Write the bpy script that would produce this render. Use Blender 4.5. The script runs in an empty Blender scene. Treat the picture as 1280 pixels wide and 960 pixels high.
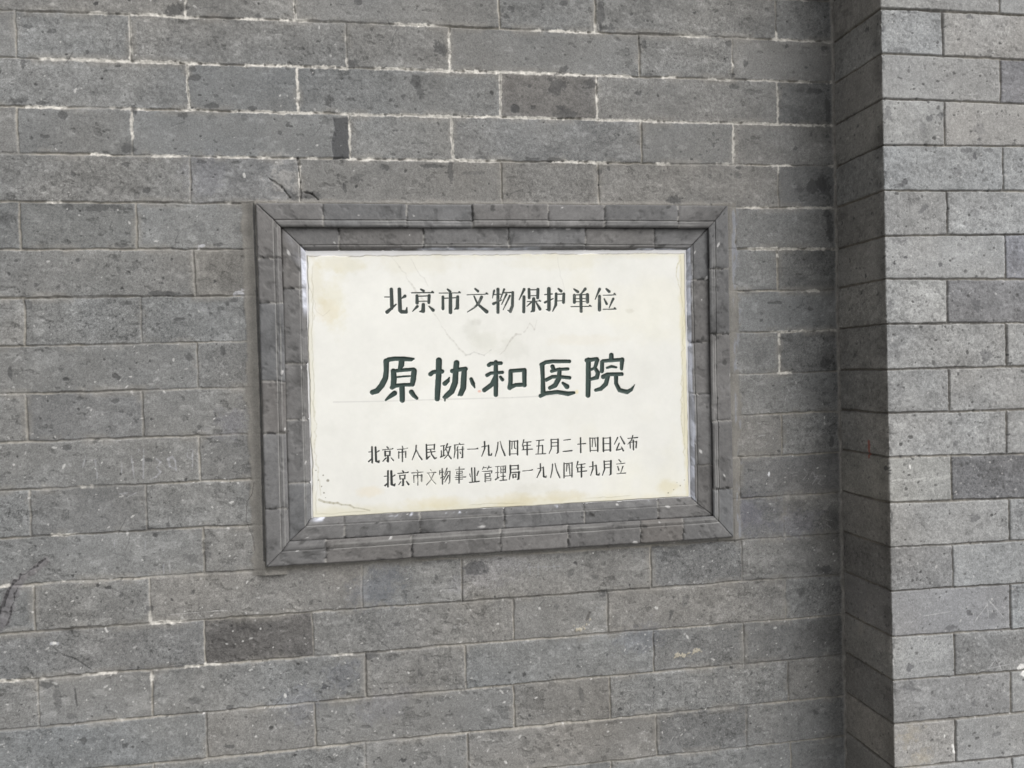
import bpy, math
import numpy as np
from mathutils import Matrix

# ------------------------------------------------------------------ camera, sky, sun, exposure
S = bpy.context.scene
COL = S.collection
FPX, YAW, PITCH, ROLL = 1000.0, -0.1594, -0.0167, 0.0258      # photo focal length in photo pixels, angles in radians
EYE = np.array([-0.7752, -1.2694, 1.5])
ZOFF = 1.5 - 0.0158                                            # height of the reference brick course


def _rot(y, p, r):
    cy, sy, cp, sp, cr, sr = np.cos(y), np.sin(y), np.cos(p), np.sin(p), np.cos(r), np.sin(r)
    return (np.array([[cy, -sy, 0], [sy, cy, 0], [0, 0, 1]]) @ np.array([[1, 0, 0], [0, cp, -sp], [0, sp, cp]])
            @ np.array([[cr, 0, sr], [0, 1, 0], [-sr, 0, cr]]))


M = _rot(YAW, PITCH, ROLL)
cam = bpy.data.objects.new('camera', bpy.data.cameras.new('camera'))
COL.objects.link(cam)
cam.data.sensor_fit = 'HORIZONTAL'
cam.data.sensor_width = 36
cam.data.lens = FPX * 36 / 1280
cam.data.clip_start = 0.02
cam.data.clip_end = 500
mw = Matrix.Identity(4)
for r in range(3):
    mw[r][0], mw[r][1], mw[r][2], mw[r][3] = M[r, 0], M[r, 2], -M[r, 1], EYE[r]
cam.matrix_world = mw
S.camera = cam

SUN_DIR = np.array([0.60, -0.62, 0.80])
SUN_DIR = SUN_DIR / np.linalg.norm(SUN_DIR)
world = bpy.data.worlds.new('World')
S.world = world
world.use_nodes = True
wn, wl = world.node_tree.nodes, world.node_tree.links
bg = wn['Background']
sky = wn.new('ShaderNodeTexSky')
sky.sky_type = 'NISHITA'
sky.sun_disc = False
sky.sun_elevation = math.asin(SUN_DIR[2])
sky.sun_rotation = math.atan2(SUN_DIR[0], SUN_DIR[1])
sky.dust_density = 3.0
hs = wn.new('ShaderNodeHueSaturation')                        # overcast: the blue washed out
hs.inputs['Saturation'].default_value = 0.10
wl.new(sky.outputs['Color'], hs.inputs['Color'])
wl.new(hs.outputs['Color'], bg.inputs['Color'])
bg.inputs['Strength'].default_value = 0.10

sun = bpy.data.objects.new('sun', bpy.data.lights.new('sun', 'SUN'))
COL.objects.link(sun)
sun.data.energy = 1.5
sun.data.angle = math.radians(50)
sun.data.color = (1.0, 0.98, 0.955)
from mathutils import Vector
sun.rotation_euler = Vector(SUN_DIR).to_track_quat('Z', 'Y').to_euler()
sun.location = (2, -3, 4)

S.view_settings.view_transform = 'Standard'
S.view_settings.look = 'None'
S.view_settings.exposure = 0.65
S.view_settings.gamma = 1.0
S.view_settings.use_curve_mapping = False

# ------------------------------------------------------------------ measuring helpers
RNG = np.random.default_rng(7)


def on(px, py, h=0.0):
    """point of the photograph -> (x, z) on the upright plane h metres in front of the wall face"""
    px = np.asarray(px, float)
    py = np.asarray(py, float)
    d = np.stack([(px - 640) / FPX, np.ones_like(px), -(py - 480) / FPX], -1) @ M.T
    t = (-h - EYE[1]) / d[..., 1]
    return EYE[0] + t * d[..., 0], EYE[2] + t * d[..., 2]


def jagged(pl, amp=0.9, step=5.0):
    """break a polyline into short wandering pieces, as cracks run"""
    pl = np.asarray(pl, float)
    out = [pl[0]]
    for a, b in zip(pl[:-1], pl[1:]):
        L = np.hypot(*(b - a))
        n = max(1, int(L / step))
        nrm = np.array([-(b - a)[1], (b - a)[0]]) / max(L, 1e-9)
        for k in range(1, n + 1):
            out.append(a + (b - a) * k / n + nrm * RNG.normal(0, amp) * (k < n))
    return out


def sstep(a, b, x):
    t = np.clip((x - a) / (b - a), 0, 1)
    return t * t * (3 - 2 * t)


def vnoise(U, V, su, sv, seed):
    """smooth value noise in 0..1 on the tensor grid V x U"""
    r = np.random.default_rng(seed)
    fu, fv = (U - U.min()) / su, (V - V.min()) / sv
    iu, iv = np.floor(fu).astype(int), np.floor(fv).astype(int)
    L = r.random((iv.max() + 2, iu.max() + 2)).astype(np.float32)
    tu, tv = fu - iu, fv - iv
    tu, tv = (tu * tu * (3 - 2 * tu)).astype(np.float32), (tv * tv * (3 - 2 * tv)).astype(np.float32)
    R = L[iv] * (1 - tv[:, None]) + L[iv + 1] * tv[:, None]
    return R[:, iu] * (1 - tu) + R[:, iu + 1] * tu


def fbm(U, V, s, seed, octs=3, asp=1.0):
    a, w, t = 0, 1.0, 0
    for k in range(octs):
        a = a + w * vnoise(U, V, s * asp / 2 ** k, s / 2 ** k, seed * 31 + k)
        t += w
        w *= 0.55
    return a / t


def grid_mesh(name, P, cols, mat, parent=None, faces=None, flip=False):
    """P (nv, nu, 3) -> one mesh; cols (nv, nu, 3) base colour of the surface; faces = mask of cells to keep"""
    nv, nu = P.shape[:2]
    a = np.arange(nv * nu, dtype=np.int32).reshape(nv, nu)
    q = np.stack([a[:-1, :-1], a[:-1, 1:], a[1:, 1:], a[1:, :-1]], -1)
    q = q[faces] if faces is not None else q.reshape(-1, 4)
    if flip:
        q = q[:, ::-1]
    used = np.zeros(nv * nu, bool)
    used[q.ravel()] = True
    remap = np.cumsum(used) - 1
    co = P.reshape(-1, 3)[used].astype(np.float32)
    q = remap[q].astype(np.int32)
    cc = np.ones((len(co), 4), np.float32)
    cc[:, :3] = cols.reshape(-1, 3)[used]
    me = bpy.data.meshes.new(name)
    me.vertices.add(len(co))
    me.vertices.foreach_set('co', co.ravel())
    me.loops.add(q.size)
    me.loops.foreach_set('vertex_index', q.ravel())
    me.polygons.add(len(q))
    me.polygons.foreach_set('loop_start', np.arange(0, q.size, 4, dtype=np.int32))
    me.polygons.foreach_set('use_smooth', np.ones(len(q), bool))
    me.update(calc_edges=True)
    at = me.attributes.new('albedo', 'FLOAT_COLOR', 'POINT')
    at.data.foreach_set('color', cc.ravel())
    me.materials.append(mat)
    o = bpy.data.objects.new(name, me)
    COL.objects.link(o)
    if parent:
        o.parent = parent
    return o


def box(name, lo, hi, mat, parent=None):
    x0, y0, z0 = lo
    x1, y1, z1 = hi
    v = [(x0, y0, z0), (x1, y0, z0), (x1, y1, z0), (x0, y1, z0), (x0, y0, z1), (x1, y0, z1), (x1, y1, z1), (x0, y1, z1)]
    f = [(0, 3, 2, 1), (4, 5, 6, 7), (0, 1, 5, 4), (1, 2, 6, 5), (2, 3, 7, 6), (3, 0, 4, 7)]
    me = bpy.data.meshes.new(name)
    me.from_pydata(v, [], f)
    me.materials.append(mat)
    o = bpy.data.objects.new(name, me)
    COL.objects.link(o)
    if parent:
        o.parent = parent
    return o


def thing(name, label, cat):
    o = bpy.data.objects.new(name, None)
    COL.objects.link(o)
    o['label'] = label
    o['category'] = cat
    return o


# ------------------------------------------------------------------ materials
def surf_material(name, rough, grain, g_lo, g_hi, bump, spec=0.25, grain2=None):
    m = bpy.data.materials.new(name)
    m.use_nodes = True
    n, l = m.node_tree.nodes, m.node_tree.links
    b = n['Principled BSDF']
    b.inputs['Roughness'].default_value = rough
    b.inputs['Specular IOR Level'].default_value = spec
    at = n.new('ShaderNodeAttribute')
    at.attribute_name = 'albedo'
    tc = n.new('ShaderNodeTexCoord')
    nz = n.new('ShaderNodeTexNoise')
    nz.inputs['Scale'].default_value = grain
    nz.inputs['Detail'].default_value = 5
    nz.inputs['Roughness'].default_value = 0.75
    l.new(tc.outputs['Object'], nz.inputs['Vector'])
    mr = n.new('ShaderNodeMapRange')
    mr.inputs['From Min'].default_value = 0.28
    mr.inputs['From Max'].default_value = 0.72
    mr.inputs['To Min'].default_value = g_lo
    mr.inputs['To Max'].default_value = g_hi
    l.new(nz.outputs['Fac'], mr.inputs['Value'])
    vm = n.new('ShaderNodeVectorMath')
    vm.operation = 'SCALE'
    l.new(at.outputs['Color'], vm.inputs[0])
    l.new(mr.outputs['Result'], vm.inputs['Scale'])
    l.new(vm.outputs['Vector'], b.inputs['Base Color'])
    if bump:
        bp = n.new('ShaderNodeBump')
        bp.inputs['Strength'].default_value = bump
        bp.inputs['Distance'].default_value = 0.0015
        l.new(nz.outputs['Fac'], bp.inputs['Height'])
        l.new(bp.outputs['Normal'], b.inputs['Normal'])
    return m


def plain_material(name, c, rough, scale=20.0):
    m = bpy.data.materials.new(name)
    m.use_nodes = True
    n, l = m.node_tree.nodes, m.node_tree.links
    b = n['Principled BSDF']
    b.inputs['Roughness'].default_value = rough
    nz = n.new('ShaderNodeTexNoise')
    nz.inputs['Scale'].default_value = scale
    nz.inputs['Detail'].default_value = 6
    tc = n.new('ShaderNodeTexCoord')
    l.new(tc.outputs['Object'], nz.inputs['Vector'])
    cr = n.new('ShaderNodeValToRGB')
    cr.color_ramp.elements[0].position = 0.3
    cr.color_ramp.elements[0].color = tuple(x * 0.75 for x in c) + (1,)
    cr.color_ramp.elements[1].position = 0.7
    cr.color_ramp.elements[1].color = tuple(x * 1.2 for x in c) + (1,)
    l.new(nz.outputs['Fac'], cr.inputs['Fac'])
    l.new(cr.outputs['Color'], b.inputs['Base Color'])
    return m


M_BRICK = surf_material('weathered_grey_brick', 0.92, 330, 0.80, 1.20, 0.35)
M_PIER = surf_material('cleaner_grey_brick', 0.92, 330, 0.80, 1.20, 0.35)
M_FRAME = surf_material('smooth_moulded_brick', 0.85, 420, 0.90, 1.10, 0.12)
M_MARBLE = surf_material('cream_marble', 0.36, 45, 0.975, 1.02, 0.0, 0.4)
M_INK = surf_material('dark_green_paint', 0.5, 500, 0.85, 1.2, 0.0, 0.4)
M_CORE = plain_material('mortar_core', (0.2, 0.19, 0.17), 0.95)
M_PAVE = plain_material('grey_paving', (0.22, 0.22, 0.21), 0.9, 6)

# ------------------------------------------------------------------ ground
pave = box('pavement', (-30, -30, -0.2), (30, 30, 0.0), M_PAVE)
pave['kind'] = 'structure'

# ------------------------------------------------------------------ brickwork engine


def uneven(a, b, c, d, fine, coarse):
    """coordinates a..d, fine between b and c"""
    return np.concatenate([np.arange(a, b, coarse), np.arange(b, c, fine), np.arange(c, d + 1e-9, coarse)])


class Masonry:
    def __init__(self, U, V, seed):
        self.U, self.V, self.seed = U, V, seed
        sh = (len(V), len(U))
        self.h = np.zeros(sh, np.float32)
        self.c = np.zeros(sh + (3,), np.float32)
        self.e1 = fbm(U, V, 0.010, seed + 1, 3) - 0.5
        self.e2 = fbm(U, V, 0.035, seed + 2, 3) - 0.5
        self.e0 = fbm(U, V, 0.0034, seed + 21, 2) - 0.5

    def win(self, u, v, ru, rv):
        i0, i1 = np.searchsorted(self.U, [u - ru, u + ru])
        j0, j1 = np.searchsorted(self.V, [v - rv, v + rv])
        return slice(j0, j1), slice(i0, i1)

    def blob(self, u, v, a, b, ang=0.0, rag=1.0, soft=0.2):
        R = max(a, b) * 1.9 + 0.003
        sl = self.win(u, v, R, R)
        if sl[0].stop <= sl[0].start or sl[1].stop <= sl[1].start:
            return sl, None
        du, dv = self.U[sl[1]][None, :] - u, self.V[sl[0]][:, None] - v
        c, s = math.cos(ang), math.sin(ang)
        x, y = du * c + dv * s, -du * s + dv * c
        q = min(1.0, max(a, b) / 0.008)
        r = np.sqrt((x / a) ** 2 + (y / b) ** 2) + rag * ((1.7 - 0.6 * q) * self.e0[sl] + (0.6 + 0.9 * q) * self.e1[sl] + 0.8 * q * self.e2[sl])
        return sl, 1 - sstep(1 - soft, 1 + soft, r)

    def boxblob(self, u, v, a, b, rag=1.0):
        sl = self.win(u, v, a + 0.01, b + 0.01)
        du, dv = np.abs(self.U[sl[1]][None, :] - u) - a, np.abs(self.V[sl[0]][:, None] - v) - b
        d = np.maximum(du, dv) + rag * 0.012 * (self.e1[sl] + self.e2[sl])
        return sl, 1 - sstep(-0.001, 0.001, d)

    def paint(self, slm, col, k=1.0, dh=0.0):
        sl, m = slm
        if m is None or m.size == 0:
            return
        m = (m * k)[..., None]
        self.c[sl] = self.c[sl] * (1 - m) + np.asarray(col, np.float32) * m
        if dh:
            self.h[sl] += dh * m[..., 0]

    def tint(self, slm, f, k=1.0):
        sl, m = slm
        if m is None or m.size == 0:
            return
        m = (m * k)[..., None]
        self.c[sl] = self.c[sl] * (1 - m + m * np.asarray(f, np.float32))

    def line(self, pts, w, col, k=1.0, dh=0.0, rag=0.6):
        pts = np.asarray(pts, float)
        for a, b in zip(pts[:-1], pts[1:]):
            mid, R = (a + b) / 2, np.abs(b - a) / 2 + 3 * w + 0.002
            sl = self.win(mid[0], mid[1], R[0], R[1])
            if sl[0].stop <= sl[0].start or sl[1].stop <= sl[1].start:
                continue
            x, y = np.meshgrid(self.U[sl[1]], self.V[sl[0]])
            d = b - a
            t = np.clip(((x - a[0]) * d[0] + (y - a[1]) * d[1]) / (d @ d + 1e-12), 0, 1)
            r = np.hypot(x - a[0] - t * d[0], y - a[1] - t * d[1]) / w + rag * (self.e1[sl] * 2 + self.e2[sl])
            self.paint((sl, 1 - sstep(0.6, 1.3, r)), col, k, dh)

    def lay(self, lines, joints, tone_of, jw, jd, mortar, lime_w, wobble, fade=False, grit=1.0):
        """lines: list (top to bottom) of arrays z(u); joints[k]: sorted u positions in the course under line k"""
        U, V, s = self.U, self.V, self.seed
        nU = len(U)
        wv = (fbm(U, V, 0.05, s + 3, 3) - 0.5) * wobble + (fbm(U, V, 0.012, s + 4, 2) - 0.5) * wobble * 0.8
        wu = (fbm(U, V, 0.05, s + 5, 3) - 0.5) * wobble + (fbm(U, V, 0.012, s + 6, 2) - 0.5) * wobble * 0.8
        Vw = V[:, None] + wv
        Uw = U[None, :] + wu
        cidx = np.zeros((len(V), nU), np.int16) - 1
        dh = np.full((len(V), nU), 9.0, np.float32)
        for k, z in enumerate(lines):
            cidx += (Vw < z[None, :])
            dh = np.minimum(dh, np.abs(Vw - z[None, :]))
        dv = np.full((len(V), nU), 9.0, np.float32)
        bid = np.zeros((len(V), nU), np.int32)
        for k in range(len(lines)):
            zt = lines[k].max() + 0.01
            zb = (lines[k + 1].min() if k + 1 < len(lines) else V.min()) - 0.01
            j0, j1 = np.searchsorted(V, [zb, zt])
            if j1 <= j0:
                continue
            sel = cidx[j0:j1] == k
            Us = Uw[j0:j1]
            J = np.asarray(joints[k])
            n = np.searchsorted(J, Us)
            dd = np.minimum(np.abs(Us - J[np.clip(n - 1, 0, len(J) - 1)]), np.abs(Us - J[np.clip(n, 0, len(J) - 1)]))
            dv[j0:j1][sel] = dd[sel]
            bid[j0:j1][sel] = (k * 64 + n)[sel]
        self.bid = bid
        n = bid.max() + 64
        tones = np.zeros((n, 3), np.float32)
        lift = np.zeros(n, np.float32)
        rough = np.zeros(n, np.float32)
        r = np.random.default_rng(s + 50)
        for b in range(n):
            tones[b] = tone_of(b, r)
            lift[b] = r.normal(0, 0.0005)
            rough[b] = r.uniform(0.4, 1.3)
        dh *= 1 + 0.0
        d = np.minimum(dh, dv * 1.1)
        w = jw * (1 + 1.1 * (fbm(U, V, 0.06, s + 7, 3) - 0.5)) + 0.0012 * self.e1
        self.d, self.w = d, w
        joint = 1 - sstep(-0.0007, 0.0008, d - w)
        fill = 0.45 + 0.55 * sstep(0.34, 0.52, fbm(U, V, 0.10, s + 15, 4)) if fade else 1.0
        joint = joint * fill
        # brick face
        base = tones[bid]
        f1 = fbm(U, V, 0.09, s + 8, 4, 1.6) - 0.5
        f2 = fbm(U, V, 0.018, s + 9, 4, 1.5) - 0.5
        f3 = fbm(U, V, 0.0045, s + 10, 2) - 0.5
        k = 1 + 0.34 * f1 + rough[bid] * (0.40 * f2 + 0.40 * f3)
        col = base * k[..., None]
        # grit: dark pores and pale grains one or two millimetres across
        g1 = 0.62 * vnoise(U, V, 0.0046, 0.0031, s + 22) + 0.38 * vnoise(U, V, 0.0019, 0.0023, s + 26)
        g2 = vnoise(U, V, 0.0021, 0.0017, s + 23)
        amt = grit * rough[bid] * 0.8 * np.clip(0.05 + 1.4 * fbm(U, V, 0.10, s + 24, 4) - 0.28 * sstep(1.55, 1.85, V)[:, None], 0.1, 1.3)
        wn_ = np.random.default_rng(s + 25).random(g1.shape, dtype=np.float32) - 0.5
        gk = -0.42 * sstep(0.70, 0.87, g1) - 0.30 * sstep(0.72, 0.95, g2) + 0.36 * sstep(0.36, 0.18, g1) * sstep(0.5, 0.3, g2) + 0.30 * wn_
        # ragged dark scabs and pale scuffs, in drifts
        drift = fbm(U, V, 0.16, s + 27, 3)
        sc1 = fbm(U, V, 0.011, s + 28, 4, 1.4)
        scab = sstep(0.715, 0.765, sc1 + 0.42 * (drift - 0.5)) * grit
        sc2 = fbm(U, V, 0.009, s + 29, 4, 1.7)
        scuff = sstep(0.60, 0.74, sc2 + 0.35 * (fbm(U, V, 0.12, s + 30, 3) - 0.5) - 0.05 * sstep(1.5, 1.8, V)[:, None]) * grit
        col *= np.clip(1 + amt * gk + 0.30 * wn_ - 0.20 * scab + 0.24 * scuff, 0.35, 1.8)[..., None]
        warm = (fbm(U, V, 0.14, s + 11, 3) - 0.5)
        col[..., 0] *= 1 + 0.045 * warm
        col[..., 2] *= 1 - 0.055 * warm
        # lighter, rubbed arrises and dirt at some edges
        edge = 1 - sstep(0.0, 0.010, d - w)
        en = fbm(U, V, 0.06, s + 12, 2) - 0.5
        col *= (1 + edge * en * 0.5)[..., None]
        # mortar
        mm = fbm(U, V, 0.08, s + 13, 3)
        tan, dark = np.asarray(mortar[0], np.float32), np.asarray(mortar[1], np.float32)
        t = sstep(0.40, 0.58, mm)[..., None]
        mcol = tan * t + dark * (1 - t)
        mcol = mcol * (1 + 0.5 * f3 + 0.4 * f2)[..., None]
        col = col * (1 - joint[..., None]) + mcol * joint[..., None]
        self.h += lift[bid] + 0.0016 * f1 + rough[bid] * (0.0011 * f2 + 0.0007 * f3) + 0.0007 * amt * gk - 0.0007 * scab
        self.h -= jd * joint
        # mortar smeared thinly over the brick edges
        if fade:
            sm = (1 - sstep(0.001, 0.011, d - w)) * sstep(0.47, 0.62, fbm(U, V, 0.045, s + 16, 4)) * 0.45
            col = col * (1 - sm[..., None]) + np.array([0.255, 0.243, 0.222], np.float32) * (1 + 0.4 * f3)[..., None] * sm[..., None]
        # white lime left on the joints
        if lime_w is not None:
            ln = fbm(U, V, 0.05, s + 14, 4)
            band = 1 - sstep(0.0002, 0.0016, d - w + 0.0035 * self.e1 + 0.003 * self.e0)
            lm = sstep(0.0, 0.07, ln - (1 - lime_w)) * band * sstep(-0.25, -0.05, self.e1)
            lc = np.array([0.53, 0.508, 0.470], np.float32) * (1 + 0.8 * f3 + 0.3 * f2)[..., None]
            lm = (lm * (0.68 + 0.32 * sstep(0.4, 0.55, mm)))[..., None]
            col = col * (1 - lm) + lc * lm
            self.h += jd * 0.85 * lm[..., 0] * joint
        self.c = col


# ------------------------------------------------------------------ the recessed wall
L_PX = [-48, 12, 72, 132.5, 192, 252, 312, 372.5, 433, 493, 554, 613.5, 673, 733, 792.5, 852, 913.5, 973, 1033]
R_PX = [1, 52, 103, 156.7, 207.7, 260, 311.5, 363, 413.5, 464.7, 514.6, 566, 617, 668, 719.5, 770, 820.5, 872, 922.5]
JOINTS_PX = [
    [231, 368.3, 623.3, 744, 970], [19, 163, 433, 562, 799.4, 915.7], [235, 372, 625.5, 746, 972],
    [22, 165, 437, 565, 802, 917], [238, 374.5, 627, 748, 973], [25, 170.5, 440, 570, 806, 919],
    [243, 378, 630, 750, 972.4], [30.5, 176, 445, 573, 808, 921], [247, 381, 633, 752, 974.5],
    [33, 178.5, 448, 575, 810, 923], [249.7, 384, 635, 754, 977], [38, 182.5, 450, 576, 812, 925],
    [254.5, 388, 638, 757, 980], [42.5, 186.7, 452.8, 577.6, 814, 927.6], [256.3, 391, 642, 759.5, 982.5],
    [47.3, 190, 457.3, 582.4, 816.6, 930], [257.6, 393.6, 642.7, 762.7, 985.7], [50, 193, 457, 585, 820.6, 933.3],
    [260, 396, 645, 765, 989]]
# True: the brick left of the first listed joint is a long one
FINE = 0.00105
U = uneven(-2.6, -1.34, 0.0, 1.5, FINE, 0.010)
V = uneven(0.0, 0.79, 2.16, 3.0, FINE, 0.010)
wall = Masonry(U, V, 11)
lines = []
for l, r in zip(L_PX, R_PX):
    (x0, z0), (x1, z1) = on(1, l), on(1038, r)
    lines.append(z0 + (z1 - z0) * (U - x0) / (x1 - x0))
joints = []
for k, js in enumerate(JOINTS_PX):
    f = lambda A, x: A[0][k] + (A[1][k] - A[0][k]) * x / 1038
    us = [float(on(x, f((L_PX, R_PX), x) + 27)[0]) for x in js]
    joints.append(us)
HEAD = float(np.mean([joints[k][1] - joints[k][0] for k in range(19)]))
LONG = float(np.mean([joints[k][2] - joints[k][1] for k in range(19)]))
for k, us in enumerate(joints):
    nxt = LONG
    while us[0] > U.min() - 0.3:
        us.insert(0, us[0] - nxt)
        nxt = HEAD if nxt == LONG else LONG
    nxt = LONG if (k % 2 == 1) else HEAD
    while us[-1] < U.max() + 0.3:
        us.append(us[-1] + nxt)
        nxt = HEAD if nxt == LONG else LONG
pre, post, jpre, jpost = [], [], [], []
z, k = lines[0], 0
while z.min() < V.max() + 0.2:
    z = z + 0.07
    k += 1
    pre.insert(0, z)
    jpre.insert(0, joints[k % 2])
z, k = lines[-1], 0
while z.max() > V.min() - 0.1:
    z = z - 0.07
    k += 1
    post.append(z)
    jpost.append(joints[18 - (k % 2)])
NPRE = len(pre)
lines = pre + lines + post
joints = jpre + joints + jpost


def locate(px, py):
    u, v = on(px, py)
    k = -1
    i = int(np.searchsorted(U, u))
    for z in lines:
        k += v < z[i]
    return int(k * 64 + np.searchsorted(joints[k], u))


BASE = np.array([0.198, 0.198, 0.194])
SPECIAL = {locate(325, 798): (0.108, 0.103, 0.099), locate(690, 122): (0.142, 0.137, 0.132),
           locate(280, 345): (0.160, 0.150, 0.135), locate(100, 520): (0.138, 0.140, 0.144),
           locate(285, 460): (0.150, 0.150, 0.148), locate(110, 640): (0.148, 0.147, 0.145),
           locate(280, 575): (0.145, 0.145, 0.144), locate(1005, 130): (0.120, 0.120, 0.118),
           locate(1005, 230): (0.128, 0.127, 0.126), locate(1005, 335): (0.125, 0.125, 0.122),
           locate(1005, 440): (0.130, 0.128, 0.124), locate(955, 590): (0.135, 0.134, 0.136),
           locate(950, 640): (0.140, 0.140, 0.146), locate(875, 695): (0.142, 0.143, 0.145),
           locate(875, 800): (0.140, 0.140, 0.139), locate(1010, 800): (0.122, 0.122, 0.121),
           locate(870, 905): (0.145, 0.144, 0.143), locate(100, 285): (0.150, 0.153, 0.150),
           locate(10, 285): (0.140, 0.142, 0.140), locate(100, 825): (0.158, 0.158, 0.158),
           locate(700, 175): (0.185, 0.188, 0.190), locate(300, 228): (0.183, 0.182, 0.184),
           locate(520, 175): (0.21, 0.21, 0.205)}


def wall_tone(b, r):
    t = BASE * (1 + r.normal(0, 0.030))
    q = r.normal(0.004, 0.013)
    t = t * np.array([1 + q, 1.0, 1 - q])
    if b in SPECIAL:                                            # darker or browner bricks
        sp = np.array(SPECIAL[b])
        t = sp * 1.08 if sp.mean() < 0.110 or b == locate(690, 122) else 0.5 * sp + 0.5 * BASE
    return t


# where lime shows on the joints: strongest over the upper left, some along the right edge and low on the left
uu, vv = U[None, :], V[:, None]


def spread(px, py, rx, ry):
    u, v = on(px, py)
    return np.exp(-((uu - u) / rx) ** 2 - ((vv - v) / ry) ** 2)


lime = (0.22 + 0.40 * spread(150, 70, 0.35, 0.17) + 0.34 * spread(560, 150, 0.40, 0.14) + 0.22 * spread(800, 110, 0.3, 0.12)
        + 0.34 * spread(1000, 330, 0.09, 0.28) + 0.26 * spread(230, 830, 0.32, 0.10) + 0.16 * spread(60, 640, 0.1, 0.2)
        + 0.25 * spread(1000, 100, 0.10, 0.12))
lime = np.clip(lime, 0, 0.66).astype(np.float32)
wall.lay(lines, joints, wall_tone, 0.00150, 0.0025, ((0.32, 0.302, 0.270), (0.21, 0.202, 0.188)), lime, 0.0026, True, 1.0)

DARK = (0.070, 0.070, 0.071)


def zoomed(ox, oy, s):
    return lambda x, y: (ox + x / s, oy + y / s)


MM = 0.00128                                                    # metres on the wall per photograph pixel


def stain_list(ox, oy, rows, s=3.765):
    for row in rows:
        x, y, a, b = row[:4]
        ang = row[4] if len(row) > 4 else 0.0
        u, v = on(ox + x / s, oy + y / s)
        k = (row[5] if len(row) > 5 else 0.75) * 0.85
        wall.paint(wall.blob(u, v, max(a / s * MM, 0.0016), max(b / s * MM, 0.0016), ang, 0.9), DARK, k, -0.0006)


stain_list(0, 0, [(825, 45, 42, 22, .4), (125, 125, 18, 8), (108, 303, 10, 15), (95, 475, 35, 12), (205, 485, 25, 8), (905, 330, 15, 10),
                  (920, 367, 28, 12), (297, 542, 18, 18), (210, 642, 15, 6), (860, 540, 18, 12), (595, 775, 14, 10), (690, 897, 12, 12),
                  (600, 700, 30, 18), (790, 185, 7, 7), (410, 245, 6, 6), (725, 355, 6, 6), (500, 718, 25, 12), (1150, 555, 15, 15, 0, .4),
                  (990, 550, 18, 12, 0, .4), (345, 818, 8, 10), (410, 905, 8, 8), (245, 145, 18, 10), (480, 190, 16, 7, -.5), (630, 530, 16, 18),
                  (40, 920, 20, 14, 0, .4), (630, 510, 12, 30), (1215, 75, 12, 12), (555, 310, 14, 6), (1000, 500, 30, 10), (1190, 512, 20, 8),
                  (1110, 765, 22, 8), (950, 762, 25, 8)])
stain_list(320, 0, [(1170, 18, 14, 10), (1200, 42, 16, 16), (1175, 75, 18, 12), (1160, 48, 8, 12), (875, 235, 26, 38, .5, .8), (460, 298, 25, 16),
                    (745, 382, 22, 18), (768, 430, 20, 30), (690, 455, 10, 12), (655, 500, 10, 10), (635, 472, 8, 8), (340, 480, 18, 25),
                    (1045, 450, 10, 10), (265, 345, 10, 20), (605, 790, 25, 12), (840, 783, 45, 10), (915, 800, 14, 50), (1020, 815, 40, 10, 0, .4),
                    (180, 925, 30, 25), (255, 920, 45, 20), (470, 840, 45, 16, .5, .45), (100, 280, 6, 6), (220, 230, 6, 6), (70, 213, 6, 6),
                    (120, 875, 45, 14, -.8, .5), (480, 10, 16, 14), (1215, 510, 16, 20), (150, 585, 10, 12), (110, 625, 8, 8), (420, 890, 8, 18, .2)])
stain_list(640, 0, [(235, 18, 35, 12), (415, 60, 22, 70), (440, 130, 40, 18), (235, 335, 35, 16, .5), (205, 405, 38, 35), (370, 395, 25, 25),
                    (225, 510, 20, 12), (260, 535, 55, 20), (1045, 405, 25, 14), (1100, 300, 12, 20), (1035, 355, 12, 15), (620, 210, 18, 25),
                    (1020, 205, 18, 12), (590, 440, 14, 12), (770, 945, 40, 25), (90, 748, 30, 10), (190, 752, 40, 10), (1060, 825, 20, 15, 0, .5),
                    (948, 687, 6, 10), (560, 67, 8, 8), (640, 350, 20, 6), (15, 510, 14, 22), (80, 405, 8, 8), (410, 810, 14, 20), (885, 728, 7, 6),
                    (915, 712, 5, 5), (1068, 790, 14, 6), (455, 795, 10, 12), (930, 830, 12, 18, 0, .4)])
stain_list(940, 0, [(340, 225, 22, 15), (300, 425, 50, 14), (360, 520, 14, 60), (300, 870, 60, 30, .4), (350, 880, 24, 60), (165, 215, 8, 10),
                    (255, 318, 9, 7), (280, 632, 6, 8), (205, 700, 10, 12), (355, 640, 10, 10), (230, 890, 30, 24, .3, .5), (325, 850, 30, 50)])
stain_list(0, 235, [(480, 95, 90, 16), (320, 90, 25, 15), (580, 270, 55, 12), (600, 212, 12, 10), (30, 150, 38, 30, 0, .5), (1030, 268, 20, 8),
                    (170, 458, 18, 8), (600, 543, 25, 12), (1100, 530, 15, 8), (1070, 545, 10, 12), (1035, 570, 14, 10), (990, 592, 10, 10),
                    (845, 618, 22, 8), (740, 642, 8, 6), (728, 678, 7, 7), (885, 797, 14, 14), (945, 185, 20, 20, 0, .4), (740, 497, 45, 10),
                    (820, 500, 30, 8), (130, 545, 18, 22, 0, .5), (1045, 765, 10, 18), (45, 870, 9, 22), (760, 450, 9, 5), (365, 340, 7, 10),
                    (1130, 200, 30, 16, 0, .35), (390, 590, 20, 8, 0, .4)])
stain_list(940, 235, [(350, 120, 20, 14), (365, 200, 16, 60), (300, 330, 80, 30, .2, .5), (200, 440, 60, 20, .3, .4), (275, 568, 10, 10), (100, 540, 50, 8),
                      (350, 820, 30, 20), (180, 700, 20, 30, 0, .4), (40, 790, 50, 60, .3, .35), (360, 290, 20, 12)])
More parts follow.
